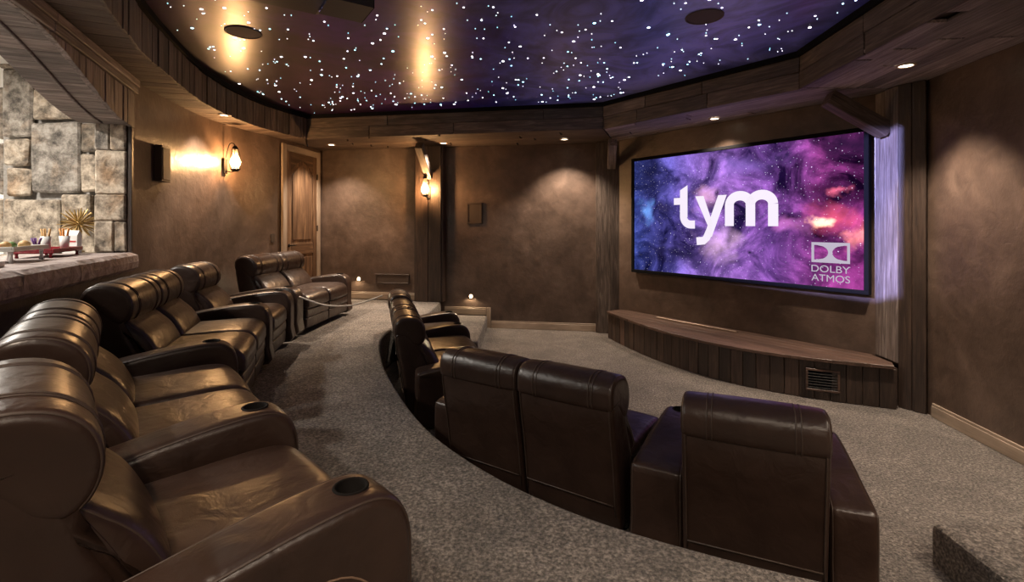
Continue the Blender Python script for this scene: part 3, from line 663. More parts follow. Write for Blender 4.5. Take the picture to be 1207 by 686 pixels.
# ------------------------------------------------------------ projection screen with its picture
SW = (SCR_R-SCR_L).length; ZB, ZTOP = 1.03, 2.757
scr = empty('projection_screen', tuple((SCR_L+SN*.06)[:2])+(ZB,)); tag(scr, 'large black framed projection screen showing a purple nebula', 'screen')
Ms = Matrix((SD, Vector((0, 0, 1)), SN)).transposed().to_4x4()      # local x along the screen, y up, z into the room
def sl(u, v, d=0): return SD*u + Vector((0, 0, v)) + SN*d
SH = ZTOP-ZB; FB = .045
o = slab('screen_back', [sl(0, 0, -.05), sl(SW, 0, -.05), sl(SW, SH, -.05), sl(0, SH, -.05)], SN, .045, 'black_frame', scr, SD, .003)
for u0, u1, v0, v1 in ((0, SW, 0, FB), (0, SW, SH-FB, SH), (0, FB, FB, SH-FB), (SW-FB, SW, FB, SH-FB)):
    slab('frame_bar', [sl(u0, v0), sl(u1, v0), sl(u1, v1), sl(u0, v1)], SN, .03, 'black_frame', scr, SD, .004)
me = bpy.data.meshes.new('picture'); me.from_pydata([tuple(sl(FB, FB, .006)), tuple(sl(SW-FB, FB, .006)), tuple(sl(SW-FB, SH-FB, .006)), tuple(sl(FB, SH-FB, .006))], [], [(0, 1, 2, 3)])
uv = me.uv_layers.new(name='UVMap')
for i, c in enumerate(((0, 0), (1, 0), (1, 1), (0, 1))): uv.data[i].uv = c
pic = link('picture', me, 'nebula', scr); pic['label'] = 'glowing purple and red nebula picture'
PW, PH = SW-2*FB, SH-2*FB
def px(u, v, d=.010): return sl(FB+u, FB+v, d)          # metres on the picture
def flat(polys): 
    vs = []; fs = []
    for P in polys:
        fs.append(tuple(range(len(vs), len(vs)+len(P)))); vs += [tuple(px(*p)) for p in P]
    return vs, fs
def stroke(path, wd):
    """thick 2-D polyline as a strip of quads"""
    L = []; R = []; n = len(path)
    for i, p in enumerate(path):
        a = Vector(path[max(i-1, 0)]); b = Vector(path[min(i+1, n-1)]); d = (b-a).normalized(); q = Vector((-d.y, d.x))*wd/2
        L.append((p[0]+q.x, p[1]+q.y)); R.append((p[0]-q.x, p[1]-q.y))
    return [[L[i], R[i], R[i+1], L[i+1]] for i in range(n-1)]
def arc(cx, cy, r, a0, a1, n=14, ry=None): return [(cx+r*math.cos(math.radians(a0+(a1-a0)*i/n)), cy+(ry or r)*math.sin(math.radians(a0+(a1-a0)*i/n))) for i in range(n+1)]
def letter(name, polys, m='screen_white', par=None):
    vs, fs = flat(polys); me = bpy.data.meshes.new(name); me.from_pydata(vs, [], fs); o = link(name, me, m, par or pic); return o
# lettering measured on the picture: x from the left, y from the bottom, in metres
def T(u, v): return (u*PW, v*PH)
x0, xh, bl = .235*PW, .635*PH, .415*PH; tw = .120
tx = x0+.10
letter('letter_t', [[(tx, bl+.10), (tx+tw, bl+.10), (tx+tw, .745*PH), (tx, .705*PH)], [(tx-.10, xh-.085), (tx, xh-.085), (tx, xh+.01), (tx-.10, xh+.01)]]
       + stroke(arc(tx+.17, bl+.115, .115, 180, 270), .11) + [[(tx+.168, bl-.055), (tx+.235, bl-.055), (tx+.235, bl+.055), (tx+.168, bl+.055)]])
yl = tx+.24
letter('letter_y', [[(yl, xh+.02), (yl+.125, xh+.02), (yl+.255, bl+.02), (yl+.235, bl-.12)], [(yl+.335, xh+.02), (yl+.455, xh+.02), (yl+.245, bl-.165), (yl+.155, bl-.09)]]
       + stroke([(yl+.205, bl-.10), (yl+.17, bl-.175), (yl+.125, bl-.215), (yl+.02, bl-.225)], .105))
ml = yl+.43; hw = .120; sx_ = .275; ra = (sx_)/2
m_polys = [[(ml, bl-.02), (ml+hw, bl-.02), (ml+hw, xh-.10), (ml, xh-.10)]]
for q in (0, 1):
    cx_ = ml+hw/2+sx_*q+ra; m_polys += stroke(arc(cx_, xh-.115, ra, 180, 0, 16, .115), hw*.98) + [[(cx_+ra-hw/2, bl-.02), (cx_+ra+hw/2, bl-.02), (cx_+ra+hw/2, xh-.115), (cx_+ra-hw/2, xh-.115)]]
letter('letter_m', m_polys)
# double-D emblem and two lines of small text
ex, ey, ew, eh = .832*PW, .160*PH, .125*PW, .135*PH
bt = .030
em = [[(ex, ey), (ex+ew, ey), (ex+ew, ey+bt), (ex, ey+bt)], [(ex, ey+eh-bt), (ex+ew, ey+eh-bt), (ex+ew, ey+eh), (ex, ey+eh)],
      [(ex, ey+bt), (ex+bt*.9, ey+bt), (ex+bt*.9, ey+eh-bt), (ex, ey+eh-bt)], [(ex+ew-bt*.9, ey+bt), (ex+ew, ey+bt), (ex+ew, ey+eh-bt), (ex+ew-bt*.9, ey+eh-bt)]]
# light field between the two D bowls (the Ds themselves stay dark)
ih = eh/2-bt; cyy = ey+eh/2; nseg = 12
for i in range(nseg):
    v0, v1 = -ih+2*ih*i/nseg, -ih+2*ih*(i+1)/nseg
    def bowl(v): return (ew/2-.055)-(.115)*(1-math.sqrt(max(0, 1-(v/ih)**2)))
    em.append([(ex+.035+bowl(v0), cyy+v0), (ex+ew-.035-bowl(v0), cyy+v0), (ex+ew-.035-bowl(v1), cyy+v1), (ex+.035+bowl(v1), cyy+v1)])
letter('emblem', em, 'screen_grey')
def text(body, u, v, width, h):
    c = bpy.data.curves.new('text', 'FONT'); c.body = body; c.size = 1; c.offset = 0; to = bpy.data.objects.new('tmp', c); COL.objects.link(to)
    dg = bpy.context.evaluated_depsgraph_get(); me = bpy.data.meshes.new_from_object(to.evaluated_get(dg)); bpy.data.objects.remove(to)
    xs = [q.co.x for q in me.vertices]; ys = [q.co.y for q in me.vertices]; sx = width/(max(xs)-min(xs)); sy = h/(max(ys)-min(ys)); mx, my = min(xs), min(ys)
    for q in me.vertices: q.co = px(u+(q.co.x-mx)*sx, v+(q.co.y-my)*sy)
    return link('lettering', me, 'screen_grey', pic)
text('DOLBY', ex, ey-.105, ew, .075); text('ATMOS', ex, ey-.205, ew, .075)
fl = slab('frame_badge', [sl(SW-.22, .014, .031), sl(SW-.10, .014, .031), sl(SW-.10, .026, .031), sl(SW-.22, .026, .031)], SN, .002, 'paper_white', scr, SD, 0)

# ------------------------------------------------------------ downlights, sconces, small wall fittings
def spot(name, loc, power, ang=95, blend=.7, col=WARM, rot=(0, 0, 0), r=.035):
    l = bpy.data.lights.new(name, 'SPOT'); l.energy = power; l.color = col; l.spot_size = math.radians(ang); l.spot_blend = blend; l.shadow_soft_size = r
    o = bpy.data.objects.new(name, l); COL.objects.link(o); o.location = loc; o.rotation_euler = rot; return o
rim_me = lathe('trim_ring', [(.075, 0), (.075, -.007), (.055, -.010), (.052, .0)]); dif_me = lathe('lens', [(0, -.003), (.052, -.003)])
DL = [(-3.50, 6.05, 1, 'round downlight in the curved soffit above the left lantern'), (-3.02, 8.30, .8, 'small round downlight in the soffit beside the door'), (-1.12, 8.12, 1.5, 'small round downlight right of the back lantern post'),
      (.82, 7.76, 1, 'round downlight in the back soffit nearest the screen'), (3.31, 4.17, 1.3, 'large round downlight in the right soffit beside the timber post'),
      (2.55, 6.25, .45, 'tiny round downlight in the soffit above the screen'), (3.05, 1.25, .5, 'added fill downlight, out of view in the right soffit above the carpet step'), (2.75, .2, 1.0, 'added fill downlight, out of view in the right soffit nearest the rear wall'),  # from the carpet step on: unseen lamps added as fill
      (-.3, -.88, .48, 'added fill downlight, out of view in the rear soffit, nearest the bar'), (.9, -.88, .48, 'added fill downlight, out of view in the middle of the rear soffit'), (2.1, -.88, .48, 'added fill downlight, out of view in the rear soffit, nearest the right wall'),
      (-1.45, .55, .45, 'added fill downlight, out of view in the soffit behind the nearest recliner')]
for x, y, k_, lab in DL:
    t = empty('downlight', (x, y, ZS)); tag(t, lab, 'downlight', 'soffit downlights')
    link('trim_ring', rim_me, 'downlight_trim', t); link('lens', dif_me, 'downlight_glow', t)
    o = spot('downlight_lamp', (0, 0, -.03), SPOT_W*k_*(1.08 if -.5 < y else 1), 140 if y < -.5 else 84 if k_ == 1.3 else 106); o.parent = t
    if k_ == 1.5: o.rotation_euler = Vector((-.95, -1.05, -2.65)).to_track_quat('-Z', 'Y').to_euler(); o.data.spot_size = math.radians(62)   # gimbal turned to the aisle
def sconce(loc, wn, lab, wall_off):
    """oil-lamp style lantern; wn points from the wall into the room"""
    wn = Vector(wn).normalized(); t = empty('wall_lantern', loc); tag(t, lab, 'wall lamp', 'lantern sconces')
    wall = -wn*wall_off; sdv = Vector((-wn.y, wn.x, 0))
    slab('wall_plate', [wall-sdv*.035+Vector((0, 0, -.17)), wall+sdv*.035+Vector((0, 0, -.17)), wall+sdv*.035+Vector((0, 0, .03)), wall-sdv*.035+Vector((0, 0, .03))], wn, .02, 'iron', t, (0, 0, 1), .004)
    link('arm', tube('arm', smooth([tuple(wall+Vector((0, 0, -.06))), tuple(wall*.6+Vector((0, 0, .20))), tuple(wall*.2+Vector((0, 0, .235))), (0, 0, .20)], 6), .007), 'iron', t)
    link('lower_arm', tube('lower_arm', [tuple(wall+Vector((0, 0, -.13))), tuple(wall*.4+Vector((0, 0, -.15))), (0, 0, -.13)], .007), 'iron', t)
    link('base_cup', lathe('base_cup', [(0, -.14), (.035, -.14), (.06, -.115), (.055, -.105), (.03, -.10), (.03, -.085), (0, -.085)]), 'iron', t)
    link('glass_chimney', lathe('glass_chimney', [(.035, -.10), (.055, -.06), (.062, -.02), (.052, .03), (.034, .07), (.028, .13), (.030, .16)]), 'lamp_glass', t)
    link('cap', lathe('cap', [(.034, .16), (.036, .175), (.012, .205), (0, .205)]), 'iron', t)
    link('bulb', lathe('bulb', [(0, -.07), (.018, -.06), (.032, -.02), (.026, .02), (.012, .045), (0, .05)]), 'lamp_glow', t)
    for a in range(4):
        an = a*math.pi/2+.4; link('cage_wire', tube('cage_wire', [(.058*math.cos(an), .058*math.sin(an), -.11), (.072*math.cos(an), .072*math.sin(an), -.02), (.036*math.cos(an), .036*math.sin(an), .16)], .0035, 5), 'iron', t)
    l = bpy.data.lights.new('lantern_lamp', 'POINT'); l.energy = SCONCE_W; l.color = (1, .56, .25); l.shadow_soft_size = .028; o = bpy.data.objects.new('lantern_lamp', l); COL.objects.link(o); o.parent = t; o.location = (0, 0, -.01)
    return t
sconce((-3.68, 6.60, 2.60), (1, -.02, 0), 'glowing glass lantern sconce on the left wall', .145)
p = back_pt(-1.385, .36); sconce((p.x, p.y, 2.36), BN, 'glowing glass lantern hanging on the back wall post', .17)
def wall_box(name, origin, xd, n, wd, hg, th, m, label, cat, frame=None, grille=None):
    t = empty(name, origin); tag(t, label, cat); xd = Vector(xd).normalized(); n = Vector(n).normalized()
    def q(nm, u0, u1, z0, z1, off, tt, mm, bev=.004): return slab(nm, [xd*u0+n*off+Vector((0, 0, z0)), xd*u1+n*off+Vector((0, 0, z0)), xd*u1+n*off+Vector((0, 0, z1)), xd*u0+n*off+Vector((0, 0, z1))], n, tt, mm, t, xd, bev)
    q('body', -wd/2, wd/2, -hg/2, hg/2, .002, th, m)
    if frame:
        f = frame
        for u0, u1, z0, z1 in ((-wd/2, wd/2, hg/2-f, hg/2), (-wd/2, wd/2, -hg/2, -hg/2+f), (-wd/2, -wd/2+f, -hg/2+f, hg/2-f), (wd/2-f, wd/2, -hg/2+f, hg/2-f)): q('rim', u0, u1, z0, z1, th+.002, .012, m, .003)
    if grille: q('grille', -wd/2+.02, wd/2-.02, -hg/2+.02, hg/2-.02, th+.002, .006, grille, .002)
    return t
def left_at(y):
    b_ = min(range(len(left_curve)-1), key=lambda i: abs((left_curve[i].y+left_curve[i+1].y)/2-y)); a, b = left_curve[b_], left_curve[b_+1]; f = (y-a.y)/(b.y-a.y); p = a.lerp(b, f); d = (a-b).normalized(); n = Vector((d.y, -d.x, 0)); n = n if n.x > 0 else -n; return p, d, n
p, d, n = left_at(5.12); wall_box('surround_speaker', (p.x, p.y, 2.38), d, n, .21, .37, .07, 'panel_brown', 'brown box speaker on the left wall near the lantern', 'speaker', None, 'speaker_grille')
p, d, n = left_at(7.56); wall_box('light_switch', (p.x, p.y, 1.55), d, n, .08, .13, .012, 'outlet', 'dark switch plate beside the door casing', 'switch')
p = back_pt(-.64); wall_box('surround_speaker', (p.x, p.y, 1.95), BD, BN, .27, .36, .02, 'panel_brown', 'flat brown framed speaker on the back wall right of the lantern post', 'speaker', .03)
p = back_pt(-2.1); wall_box('wall_vent', (p.x, p.y, .80), BD, BN, .62, .17, .012, 'panel_brown', 'low brown framed panel on the back wall above the upper tier', 'vent', .02)
def step_light(p, z, lab):
    t = empty('step_light', (p.x, p.y, z)); tag(t, lab, 'step light', 'step lights'); rz = math.atan2(BN.y, BN.x)
    for nm, pr_, m in (('rim', [(.04, .002), (.04, .012), (.028, .014), (.028, .002)], 'trim_wood'), ('lens', [(0, .010), (.028, .010)], 'step_glow')):
        q = link(nm, lathe(nm, pr_, 16), m, t); q.rotation_euler = (0, math.pi/2, rz)
    l = bpy.data.lights.new('step_lamp', 'SPOT'); l.energy = 5; l.color = (1, .78, .5); l.spot_size = math.radians(150); l.shadow_soft_size = .03; o = bpy.data.objects.new('step_lamp', l); COL.objects.link(o); o.parent = t
    o.location = tuple(BN*.04); o.rotation_euler = (BN*.5+Vector((0, 0, -1))).to_track_quat('-Z', 'Y').to_euler()
step_light(back_pt(-2.72), .79, 'small round step light above the upper tier baseboard'); step_light(back_pt(-.70), .53, 'small round step light above the middle step')
for x, y, lab in ((-2.37, 4.38, 'round ceiling speaker in the star ceiling above the left lantern'), (1.57, 4.05, 'round ceiling speaker in the star ceiling towards the screen')):
    t = empty('ceiling_speaker', (x, y, ZC)); tag(t, lab, 'speaker', 'ceiling speakers')
    link('rim', lathe('rim', [(.15, 0), (.15, -.008), (.135, -.010), (.135, 0)]), 'ceiling_speaker', t); link('grille', lathe('grille', [(0, -.008), (.134, -.006)]), 'ceiling_speaker', t)
# projector hung from the star ceiling
f1 = Vector((.84, .54, 0)).normalized(); f2 = Vector((.54, -.84, 0)).normalized(); cr = Vector((-1.30, 3.34, 0)); pc = cr+f2*.24-f1*.33
prj = empty('projector', (pc.x, pc.y, 3.15), math.atan2(f1.y, f1.x)); tag(prj, 'dark ceiling projector aimed at the screen', 'projector')
link('body', box_mesh('body', .66, .48, .17, .025), 'projector_case', prj); q = link('lens', lathe('lens', [(0, .0), (.055, 0), (.06, .03), (.045, .035), (.04, .02), (0, .02)]), 'lens_glass', prj); q.location = (.325, 0, .085); q.rotation_euler = (0, math.pi/2, 0)
LP = pc + f1*.43 + Vector((0, 0, 3.235)); APD = .16
pts_ = []
for tgt in (SCR_L+SD*.10+SN*.03+Vector((0, 0, ZB+.06)), Vector((3.69, 4.74, ZB+.04)), Vector((3.69, 4.74, ZTOP-.05)), SCR_L+SD*.10+SN*.03+Vector((0, 0, ZTOP-.06))):
    d_ = tgt-LP; q_ = LP + d_*(APD/d_.dot(f1)); rel = q_-Vector((pc.x, pc.y, 3.15)); pts_.append((rel.dot(f1), -rel.dot(f2), rel.z))
x_ = pts_[0][0]; out_ = [(x_, .14, -.02), (x_, -.14, -.02), (x_, -.14, .19), (x_, .14, .19)]
vs_ = [(a-b_, y, z) for b_ in (0, .006) for (a, y, z) in out_+pts_]
fs_ = []
for q0 in (0, 8):
    for i in range(4): fs_.append((q0+i, q0+(i+1) % 4, q0+4+(i+1) % 4, q0+4+i))
for i in range(4): fs_ += [(i, (i+1) % 4, 8+(i+1) % 4, 8+i), (4+i, 4+(i+1) % 4, 12+(i+1) % 4, 12+i)]
link('beam_mask', mesh('beam_mask', vs_, fs_), 'black_frame', prj)  # plate and box around it added to shape the beam onto the post
link('beam_mask_box', mesh('beam_mask_box', [(xx, y, z) for xx in (.31, x_-.004) for y, z in ((.14, -.02), (-.14, -.02), (-.14, .19), (.14, .19))], [(0, 1, 5, 4), (1, 2, 6, 5), (2, 3, 7, 6), (3, 0, 4, 7)]), 'projector_case', prj)
sl_ = spot('projector_beam', tuple(LP), 3600, 70, 0, (.42, .42, 1), tuple((f1+Vector((0, 0, -.25))).to_track_quat('-Z', 'Y').to_euler()), .0015)
link('mount_pole', lathe('mount_pole', [(0, .165), (.025, .165), (.025, .285), (.07, .287), (.07, .299), (0, .299)]), 'projector_case', prj)

# ------------------------------------------------------------ recliners
BACK = sm2([(.02, .09), (-.04, .40), (-.105, .76), (-.100, .84), (-.02, .88), (.06, .85), (.12, .76), (.17, .62), (.24, .45), (.26, .30), (.25, .10), (.14, .08)], 3)
HEADR = sm2([(-.118, .825), (-.125, .91), (-.085, .972), (.0, .993), (.10, .975), (.17, .92), (.195, .84), (.175, .765), (.12, .72), (.05, .74), (-.02, .81), (-.09, .812)], 4)
CUSH = sm2([(.06, .77), (.13, .755), (.205, .70), (.275, .62), (.325, .53), (.345, .47), (.30, .44), (.22, .45), (.14, .60)], 4)
SEAT = sm2([(.18, .30), (.18, .44), (.26, .475), (.50, .485), (.74, .49), (.86, .475), (.925, .425), (.935, .36), (.91, .305), (.70, .29), (.40, .29)], 4)
FOOT1 = sm2([(.80, .205), (.80, .30), (.905, .30), (.925, .285), (.925, .215), (.90, .20)], 3)
FOOT2 = sm2([(.80, .08), (.80, .195), (.905, .195), (.92, .18), (.918, .10), (.90, .08)], 3)
ARM = sm2([(.045, .05), (.02, .25), (.02, .46), (.045, .505), (.13, .525), (.25, .545), (.42, .575), (.60, .602), (.76, .615), (.85, .605), (.915, .56), (.95, .48), (.957, .38), (.955, .20), (.945, .05), (.50, .045)], 3)
Y82 = lambda P: [(.95-(.95-y)*.85, z*.942 if z > .7 else z*(1-.058*max(0, z-.5)/.2)) for y, z in P]
BACK, HEADR, CUSH, SEAT, FOOT1, FOOT2, ARM = map(Y82, (BACK, HEADR, CUSH, SEAT, FOOT1, FOOT2, ARM))
CUPY = .815
_t = sorted([p for p in ARM if p[1] > .5], key=lambda p: p[0]); _i = max(i for i, p in enumerate(_t[:-1]) if p[0] <= CUPY)
CUPS = (_t[_i+1][1]-_t[_i][1])/(_t[_i+1][0]-_t[_i][0]); CUPZ = _t[_i][1]+CUPS*(CUPY-_t[_i][0])+.0015
CACHE = {}
def parts(wd):
    k = round(wd, 3)
    if k in CACHE: return CACHE[k]
    d = {}
    d['back_shell'] = pillow('back_shell', BACK, wd-.012, .03, .004); d['headrest'] = pillow('headrest', HEADR, wd-.006, .028, .006); d['back_cushion'] = pillow('back_cushion', CUSH, wd-.02, .055, .012)
    d['seat_cushion'] = pillow('seat_cushion', SEAT, wd-.012, .04, .010); d['footrest_upper'] = pillow('footrest', FOOT1, wd-.014, .02, .003); d['footrest_lower'] = pillow('footrest', FOOT2, wd-.014, .02, .003)
    bm_ = box_mesh('base', wd-.04, .52, .20, .01, .03)
    for v in bm_.vertices: v.co.y += .55
    d['base'] = bm_
    d['headrest_stitching'] = [tube('stitching', ring_path(HEADR, s*(wd/2-o_), .0045), .0035, 5, True) for s in (-1, 1) for o_ in (.118, .140)]
    d['headrest_piping'] = [tube('piping', ring_path(HEADR, s*(wd/2-.016), -.008), .006, 5, True) for s in (-1, 1)]
    d['cushion_piping'] = [tube('piping', ring_path(CUSH, s*(wd/2-.033), -.013), .005, 5, True) for s in (-1, 1)]
    hb = [p for p in ring_path(BACK, 0, .004) if p[2] > .2]
    def rear_y(z): 
        c = [(p[1], p[2]) for p in ring_path(BACK, 0, .006) if p[1] < .25]; c.sort(key=lambda q: abs(q[1]-z)); return c[0][0]
    d['back_seam'] = [tube('seam', [(-wd/2+.03, rear_y(.24)-.002, .24), (wd/2-.03, rear_y(.24)-.002, .24)], .004, 5)] + [tube('seam', [(s*(wd/2-.024), p[1], p[2]) for p in ring_path(BACK, 0, .001) if p[1] < .22 and .12 < p[2] < .82], .004, 5) for s in (-1, 1)]
    CACHE[k] = d; return d
def make_arm(kind):
    w0 = .195
    if kind == 'straight': wf = None
    else:
        r0, r1 = (.30, .165) if kind == 'wedge' else (.20, .14)
        wf = lambda u, y: u*(r0+(r1-r0)*min(max(y/.95, 0), 1))/2
    me = pillow('arm', ARM, w0, .032, .002, wf)
    cyl = lathe('c', [(0, -.07), (.041, -.07), (.041, .07), (0, .07)], 20); bm = bmesh.new(); bm.from_mesh(cyl); bmesh.ops.remove_doubles(bm, verts=bm.verts, dist=1e-5); bmesh.ops.recalc_face_normals(bm, faces=bm.faces)
    for v in bm.verts: v.co += Vector((0, CUPY, CUPZ))
    bm.to_mesh(cyl); bm.free(); res = boolean_cut(me, cyl); res.name = 'arm'
    res.polygons.foreach_set('use_smooth', [True]*len(res.polygons))
    res.set_sharp_from_angle(angle=math.radians(40))
    cup = lathe('cup_holder', [(.049, .0), (.047, .003), (.042, .003), (.0395, .0), (.0395, -.062), (0, -.064), (0, -.068), (.0405, -.068), (.0405, -.002), (.049, -.001)], 20)
    sm = [tube('seam', ring_path(ARM, s*(w0/2-.012), -.0075, wf, w0), .004, 5, True) for s in (-1, 1)]
    pan = []
    if kind == 'straight':
        pth = smooth([(.34, .07, 0), (.38, .24, 0), (.48, .37, 0), (.62, .435, 0), (.77, .42, 0), (.86, .30, 0), (.875, .07, 0)], 5)
        pan = [tube('stitching', [(s*(w0/2+.0005), q.x, q.y) for q in pth], .003, 5) for s in (-1, 1)]
    return res, cup, sm, pan
ARMS = {k: make_arm(k) for k in ('straight', 'wedge', 'half_wedge')}
def recliner(org, phi, wd, z, label, group, arms=()):
    """org: rear centre on the floor, phi: facing angle clockwise from +Y; arms: list of (kind, local x, local y, local turn)"""
    t = empty('recliner', (org[0], org[1], z), -math.radians(phi)); tag(t, label, 'recliner', group); d = parts(wd)
    link('base', d['base'], 'dark_base', t); bs = link('back_shell', d['back_shell'], 'leather', t); [link('seam', q, 'leather_piping', bs) for q in d['back_seam']]
    h = link('headrest', d['headrest'], 'leather', t); [link('stitching', q, 'leather_piping', h) for q in d['headrest_stitching']]; [link('piping', q, 'leather_piping', h) for q in d['headrest_piping']]
    c = link('back_cushion', d['back_cushion'], 'leather', t); [link('piping', q, 'leather_piping', c) for q in d['cushion_piping']]
    link('seat_cushion', d['seat_cushion'], 'leather', t); link('footrest', d['footrest_upper'], 'leather', t); link('footrest', d['footrest_lower'], 'leather', t)
    for kind, ax, ay, turn in arms:
        A = ARMS[kind]; o = link('arm', A[0], 'leather', t); o.location = (ax, ay, 0); o.rotation_euler = (0, 0, -math.radians(turn))
        cu = link('cup_holder', A[1], 'black_cup', o); cu.location = (0, CUPY, CUPZ); cu.rotation_euler = (math.atan(CUPS), 0, 0)
        for q in A[2]: link('seam', q, 'leather_piping', o)
        for q in A[3]: link('stitching', q, 'stitch_thread', o)
    return t
def fr(phi): p = math.radians(phi); return Vector((math.sin(p), math.cos(p), 0)), Vector((math.cos(p), -math.sin(p), 0))
def local(org, phi, wp):
    f, r = fr(phi); d = V2(wp)-V2(org); return d.dot(r), d.dot(f)
GB, GF = 'back row recliners on the upper tier', 'front row recliners on the lower floor'
def arm_at(org, phi, cup, aphi, kind='straight'):
    f, _ = fr(aphi); q = V2(cup)-f*CUPY; x, y = local(org, phi, (q.x, q.y)); return (kind, x, y, aphi-phi)
def between(c1, c2, phi): f, r = fr(phi); m = (V2(c1)+V2(c2))/2 - f*CUPY; return (m.x, m.y)
A1, A2, A3, A4, A5, A6, A7 = (-.44, 1.355), (-1.01, 1.95), (-1.83, 3.03), (-2.34, 4.50), (-2.53, 5.36), (-2.60, 5.70), (-2.51, 7.22)
o1 = between(A1, A2, 46.6)
recliner(o1, 46.6, .585, ZT, 'large brown leather recliner nearest the camera at lower left', GB, [arm_at(o1, 46.6, A1, 46.6), arm_at(o1, 46.6, A2, 48.5)])
f, r = fr(51.5); o2 = V2(between(A2, A3, 51.5))-r*.025; pw = .575
a = o2+r*pw/2; b = o2-r*pw/2
recliner(a, 51.5, pw, ZT, 'brown leather recliner next beyond the nearest one in the back row', GB)
recliner(b, 51.5, pw, ZT, 'back row leather recliner third from the camera, below the bar ledge', GB, [arm_at(b, 51.5, V2(A3)-r*.03, 58, 'half_wedge')])
f, r = fr(70); pw = .60; o3_ = V2(between(A3, A4, 70))-r*.10
a = o3_+r*pw/2; b = o3_-r*pw/2
recliner(a, 70, pw, ZT, 'back row leather recliner just beyond the gap under the ledge corner', GB)
recliner(b, 70, pw, ZT, 'back row leather recliner fifth from the camera, right of the ledge corner', GB, [arm_at(b, 70, V2(A4)-r*.03, 73)])
o5 = between(A4, A5, 77); f, r = fr(77); o5 = V2(o5)-r*.03
recliner(o5, 77, .60, ZT, 'single back row recliner between two arms, before the far pair', GB, [arm_at(o5, 77, V2(A5)-r*.05, 78)])
f, r = fr(93); pw = .63; o6 = V2(between(A6, A7, 93))-r*.06+f*.04
a = o6+r*pw/2; b = o6-r*pw/2
recliner(a, 93, pw, ZT, 'dark leather recliner of the far pair, further from the door', GB, [arm_at(a, 93, V2(A6)-r*.06, 93)])
recliner(b, 93, pw, ZT, 'dark leather recliner of the far pair, in front of the door', GB, [arm_at(b, 93, V2(A7)-r*.02, 93)])
# front row
def side(org, phi, dx, dy=0): f, r = fr(phi); q = V2(org)+r*dx+f*dy; return (q.x, q.y)
recliner((1.045, 2.155), 24.5, .615, 0, 'front row recliner seen squarely from behind, nearest the right wall', GF, [('wedge', -.455, .06, 4.8), ('half_wedge', .415, .03, -3)])
pw = .605; cF = (.0, 2.885)
recliner(side(cF, 34, pw/2), 34, pw, 0, 'front row recliner left of the wedge-shaped console, right one of its pair', GF)
recliner(side(cF, 34, -pw/2), 34, pw, 0, 'front row recliner near the middle, left one of its pair', GF, [('straight', -.41, .05, 0)])
pw = .62; cF1 = (-1.22, 4.89)
recliner(side(cF1, 74.5, pw/2), 74.5, pw, 0, 'front row recliner turned sideways, nearest of the three on the far side', GF, [('straight', .415, .05, 0)])
recliner(side(cF1, 74.5, -pw/2), 74.5, pw, 0, 'front row recliner turned sideways, middle of the three on the far side', GF)
recliner(side(cF1, 74.5, -1.15), 75.5, .60, 0, 'farthest front row recliner with two arms near the carpeted step', GF, [('straight', .405, .0, 0), ('straight', -.405, .0, 0)])
# rope barrier
pth = smooth([(-2.425, 5.66, .93), (-2.18, 5.74, .825), (-1.95, 5.82, .80), (-1.78, 5.90, .825), (-1.56, 5.97, .90)], 8)
tag(link('barrier_rope', tube('barrier_rope', pth, .009, 8), 'rope'), 'thin pale rope strung between the far recliners across the aisle', 'rope')

# ------------------------------------------------------------ things on the bar ledge
LZ = 1.501
def burst(loc, R, H):
    t = empty('starburst_ornament', loc); tag(t, 'gold spiky starburst ornament on the stone ledge', 'ornament')
    c = link('core', lathe('core', [(0, -.025), (.02, -.018), (.026, 0), (.02, .018), (0, .025)], 10), 'gold', t); c.location = (0, 0, R+H)
    link('stand', lathe('stand', [(0, 0), (.045, 0), (.045, .008), (.008, .015), (.006, R+H-.02), (0, R+H-.02)], 14), 'gold', t)
    for i in range(64):
        zz = 1-2*(i+.5)/64; a = i*2.39996; q = math.sqrt(1-zz*zz); d = Vector((q*math.cos(a), q*math.sin(a), zz)); L = R*random.uniform(.82, 1)
        if d.z < -.6: L = min(L, R*.98)
        s1 = d.orthogonal().normalized(); s2 = d.cross(s1); o_ = Vector((0, 0, R+H)); vs = []
        for rr, dist in ((.003, .02), (.0065, L*.7), (.004, L)): vs += [o_+d*dist+s1*rr, o_+d*dist+s2*rr, o_+d*dist-s1*rr, o_+d*dist-s2*rr]
        fs = [(k*4+j, k*4+(j+1) % 4, k*4+4+(j+1) % 4, k*4+4+j) for k in (0, 1) for j in range(4)] + [(8, 9, 10, 11)]
        link('spike', mesh('spike', vs, fs), 'gold', t)
burst((-3.99, 4.57, LZ), .16, .10)
def tray(name, loc, rz, sx, sy, m, label, legs=0, legm=None):
    t = empty(name, loc, rz); tag(t, label, 'tray')
    h0 = legs; link('plate', box_mesh('plate', sx, sy, .012, .004, h0), m, t)
    for s in (-1, 1):
        link('lip', box_mesh('lip', sx, .012, .02, .003, h0+.012), m, t).location = (0, s*(sy/2-.006), 0); link('lip', box_mesh('lip', .012, sy-.026, .02, .003, h0+.012), m, t).location = (s*(sx/2-.006), 0, 0)
    if legs:
        for a in (-1, 1):
            for b in (-1, 1): link('leg', lathe('leg', [(0, 0), (.012, 0), (.009, legs*.6), (.013, legs), (0, legs)], 10), legm or m, t).location = (a*(sx/2-.035), b*(sy/2-.03), 0)
    return t
rz = math.atan2(U.y, U.x)
tray('serving_tray', (-3.67, 3.93, LZ), rz, .52, .26, 'red_tray', 'dark red serving tray with short feet on the stone ledge', .035)
tray('serving_tray', (-3.40, 3.36, LZ), rz, .46, .24, 'glass_white', 'pale raised tray on white legs at the left of the ledge', .075, 'paper_white')
t = empty('menu_card', (-3.82, 4.31, LZ), .25); tag(t, 'white folded carton behind the red tray', 'carton')
link('body', box_mesh('body', .11, .07, .16, .003), 'paper_white', t)
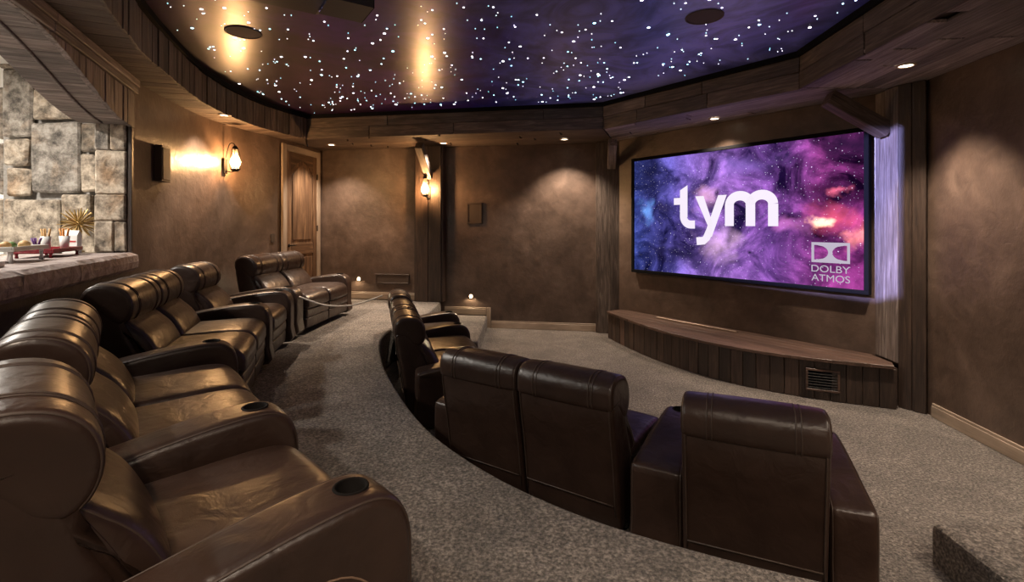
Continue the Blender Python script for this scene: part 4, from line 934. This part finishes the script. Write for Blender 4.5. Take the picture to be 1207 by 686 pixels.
link('gable', mesh('gable', [(-.055, -.035, .16), (.055, -.035, .16), (.055, .035, .16), (-.055, .035, .16), (-.055, 0, .20), (.055, 0, .20)], [(0, 1, 5, 4), (2, 3, 4, 5), (0, 4, 3), (1, 2, 5)]), 'paper_white', t)
link('print_band', box_mesh('print_band', .09, .002, .012, 0, .10), 'snack_red', t).location = (0, -.037, 0)
def jar(loc, m, fill, lab, h=.11, rr=.035):
    t = empty('snack_cup', loc); tag(t, lab, 'cup')
    link('cup', lathe('cup', [(0, 0), (rr*.75, 0), (rr, h), (rr*.94, h), (rr*.7, .008), (0, .008)], 16), m, t)
    for i in range(5):
        a = i*1.257; link('stick', tube('stick', [(.008*math.cos(a), .008*math.sin(a), .03), (.03*math.cos(a), .03*math.sin(a), h+.06)], .006, 6), fill, t)
TZ = LZ+.048
jar((-3.66, 4.06, TZ), 'paper_white', 'snack_orange', 'white cup of orange snack sticks on the red tray'); jar((-3.69, 3.93, TZ), 'glass_white', 'snack_tan', 'clear cup of tan snack sticks on the red tray')
jar((-3.64, 3.80, TZ), 'purple_wrap', 'purple_wrap', 'small purple wrapped treat cup on the red tray', .04, .03)
def ball(loc, m, lab, r, sq=.8):
    o = link('snack', lathe('snack', [(0, 0), (r*.6, .04*r), (r*.95, r*.45*sq), (r, r*sq), (r*.8, r*1.5*sq), (r*.4, r*1.85*sq), (0, r*1.95*sq)], 12), m, None, None, loc); tag(o, lab, 'snack')
T2 = LZ+.088
ball((-3.41, 3.47, T2), 'snack_tan', 'tan round snack at the right end of the pale tray', .034); ball((-3.42, 3.39, T2), 'snack_green', 'green snack in the middle of the pale tray', .03)
ball((-3.38, 3.31, T2), 'snack_tan', 'tan snack left of the green one on the pale tray', .032); ball((-3.40, 3.22, T2), 'snack_red', 'bright red snack at the left end of the pale tray', .038, 1.0)
o = link('napkin_stack', box_mesh('napkin_stack', .14, .14, .035, .006), 'paper_white', None, None, (-3.05, 2.86, LZ)); o.rotation_euler.z = rz; tag(o, 'white napkin stack at the left picture edge of the ledge', 'napkins')
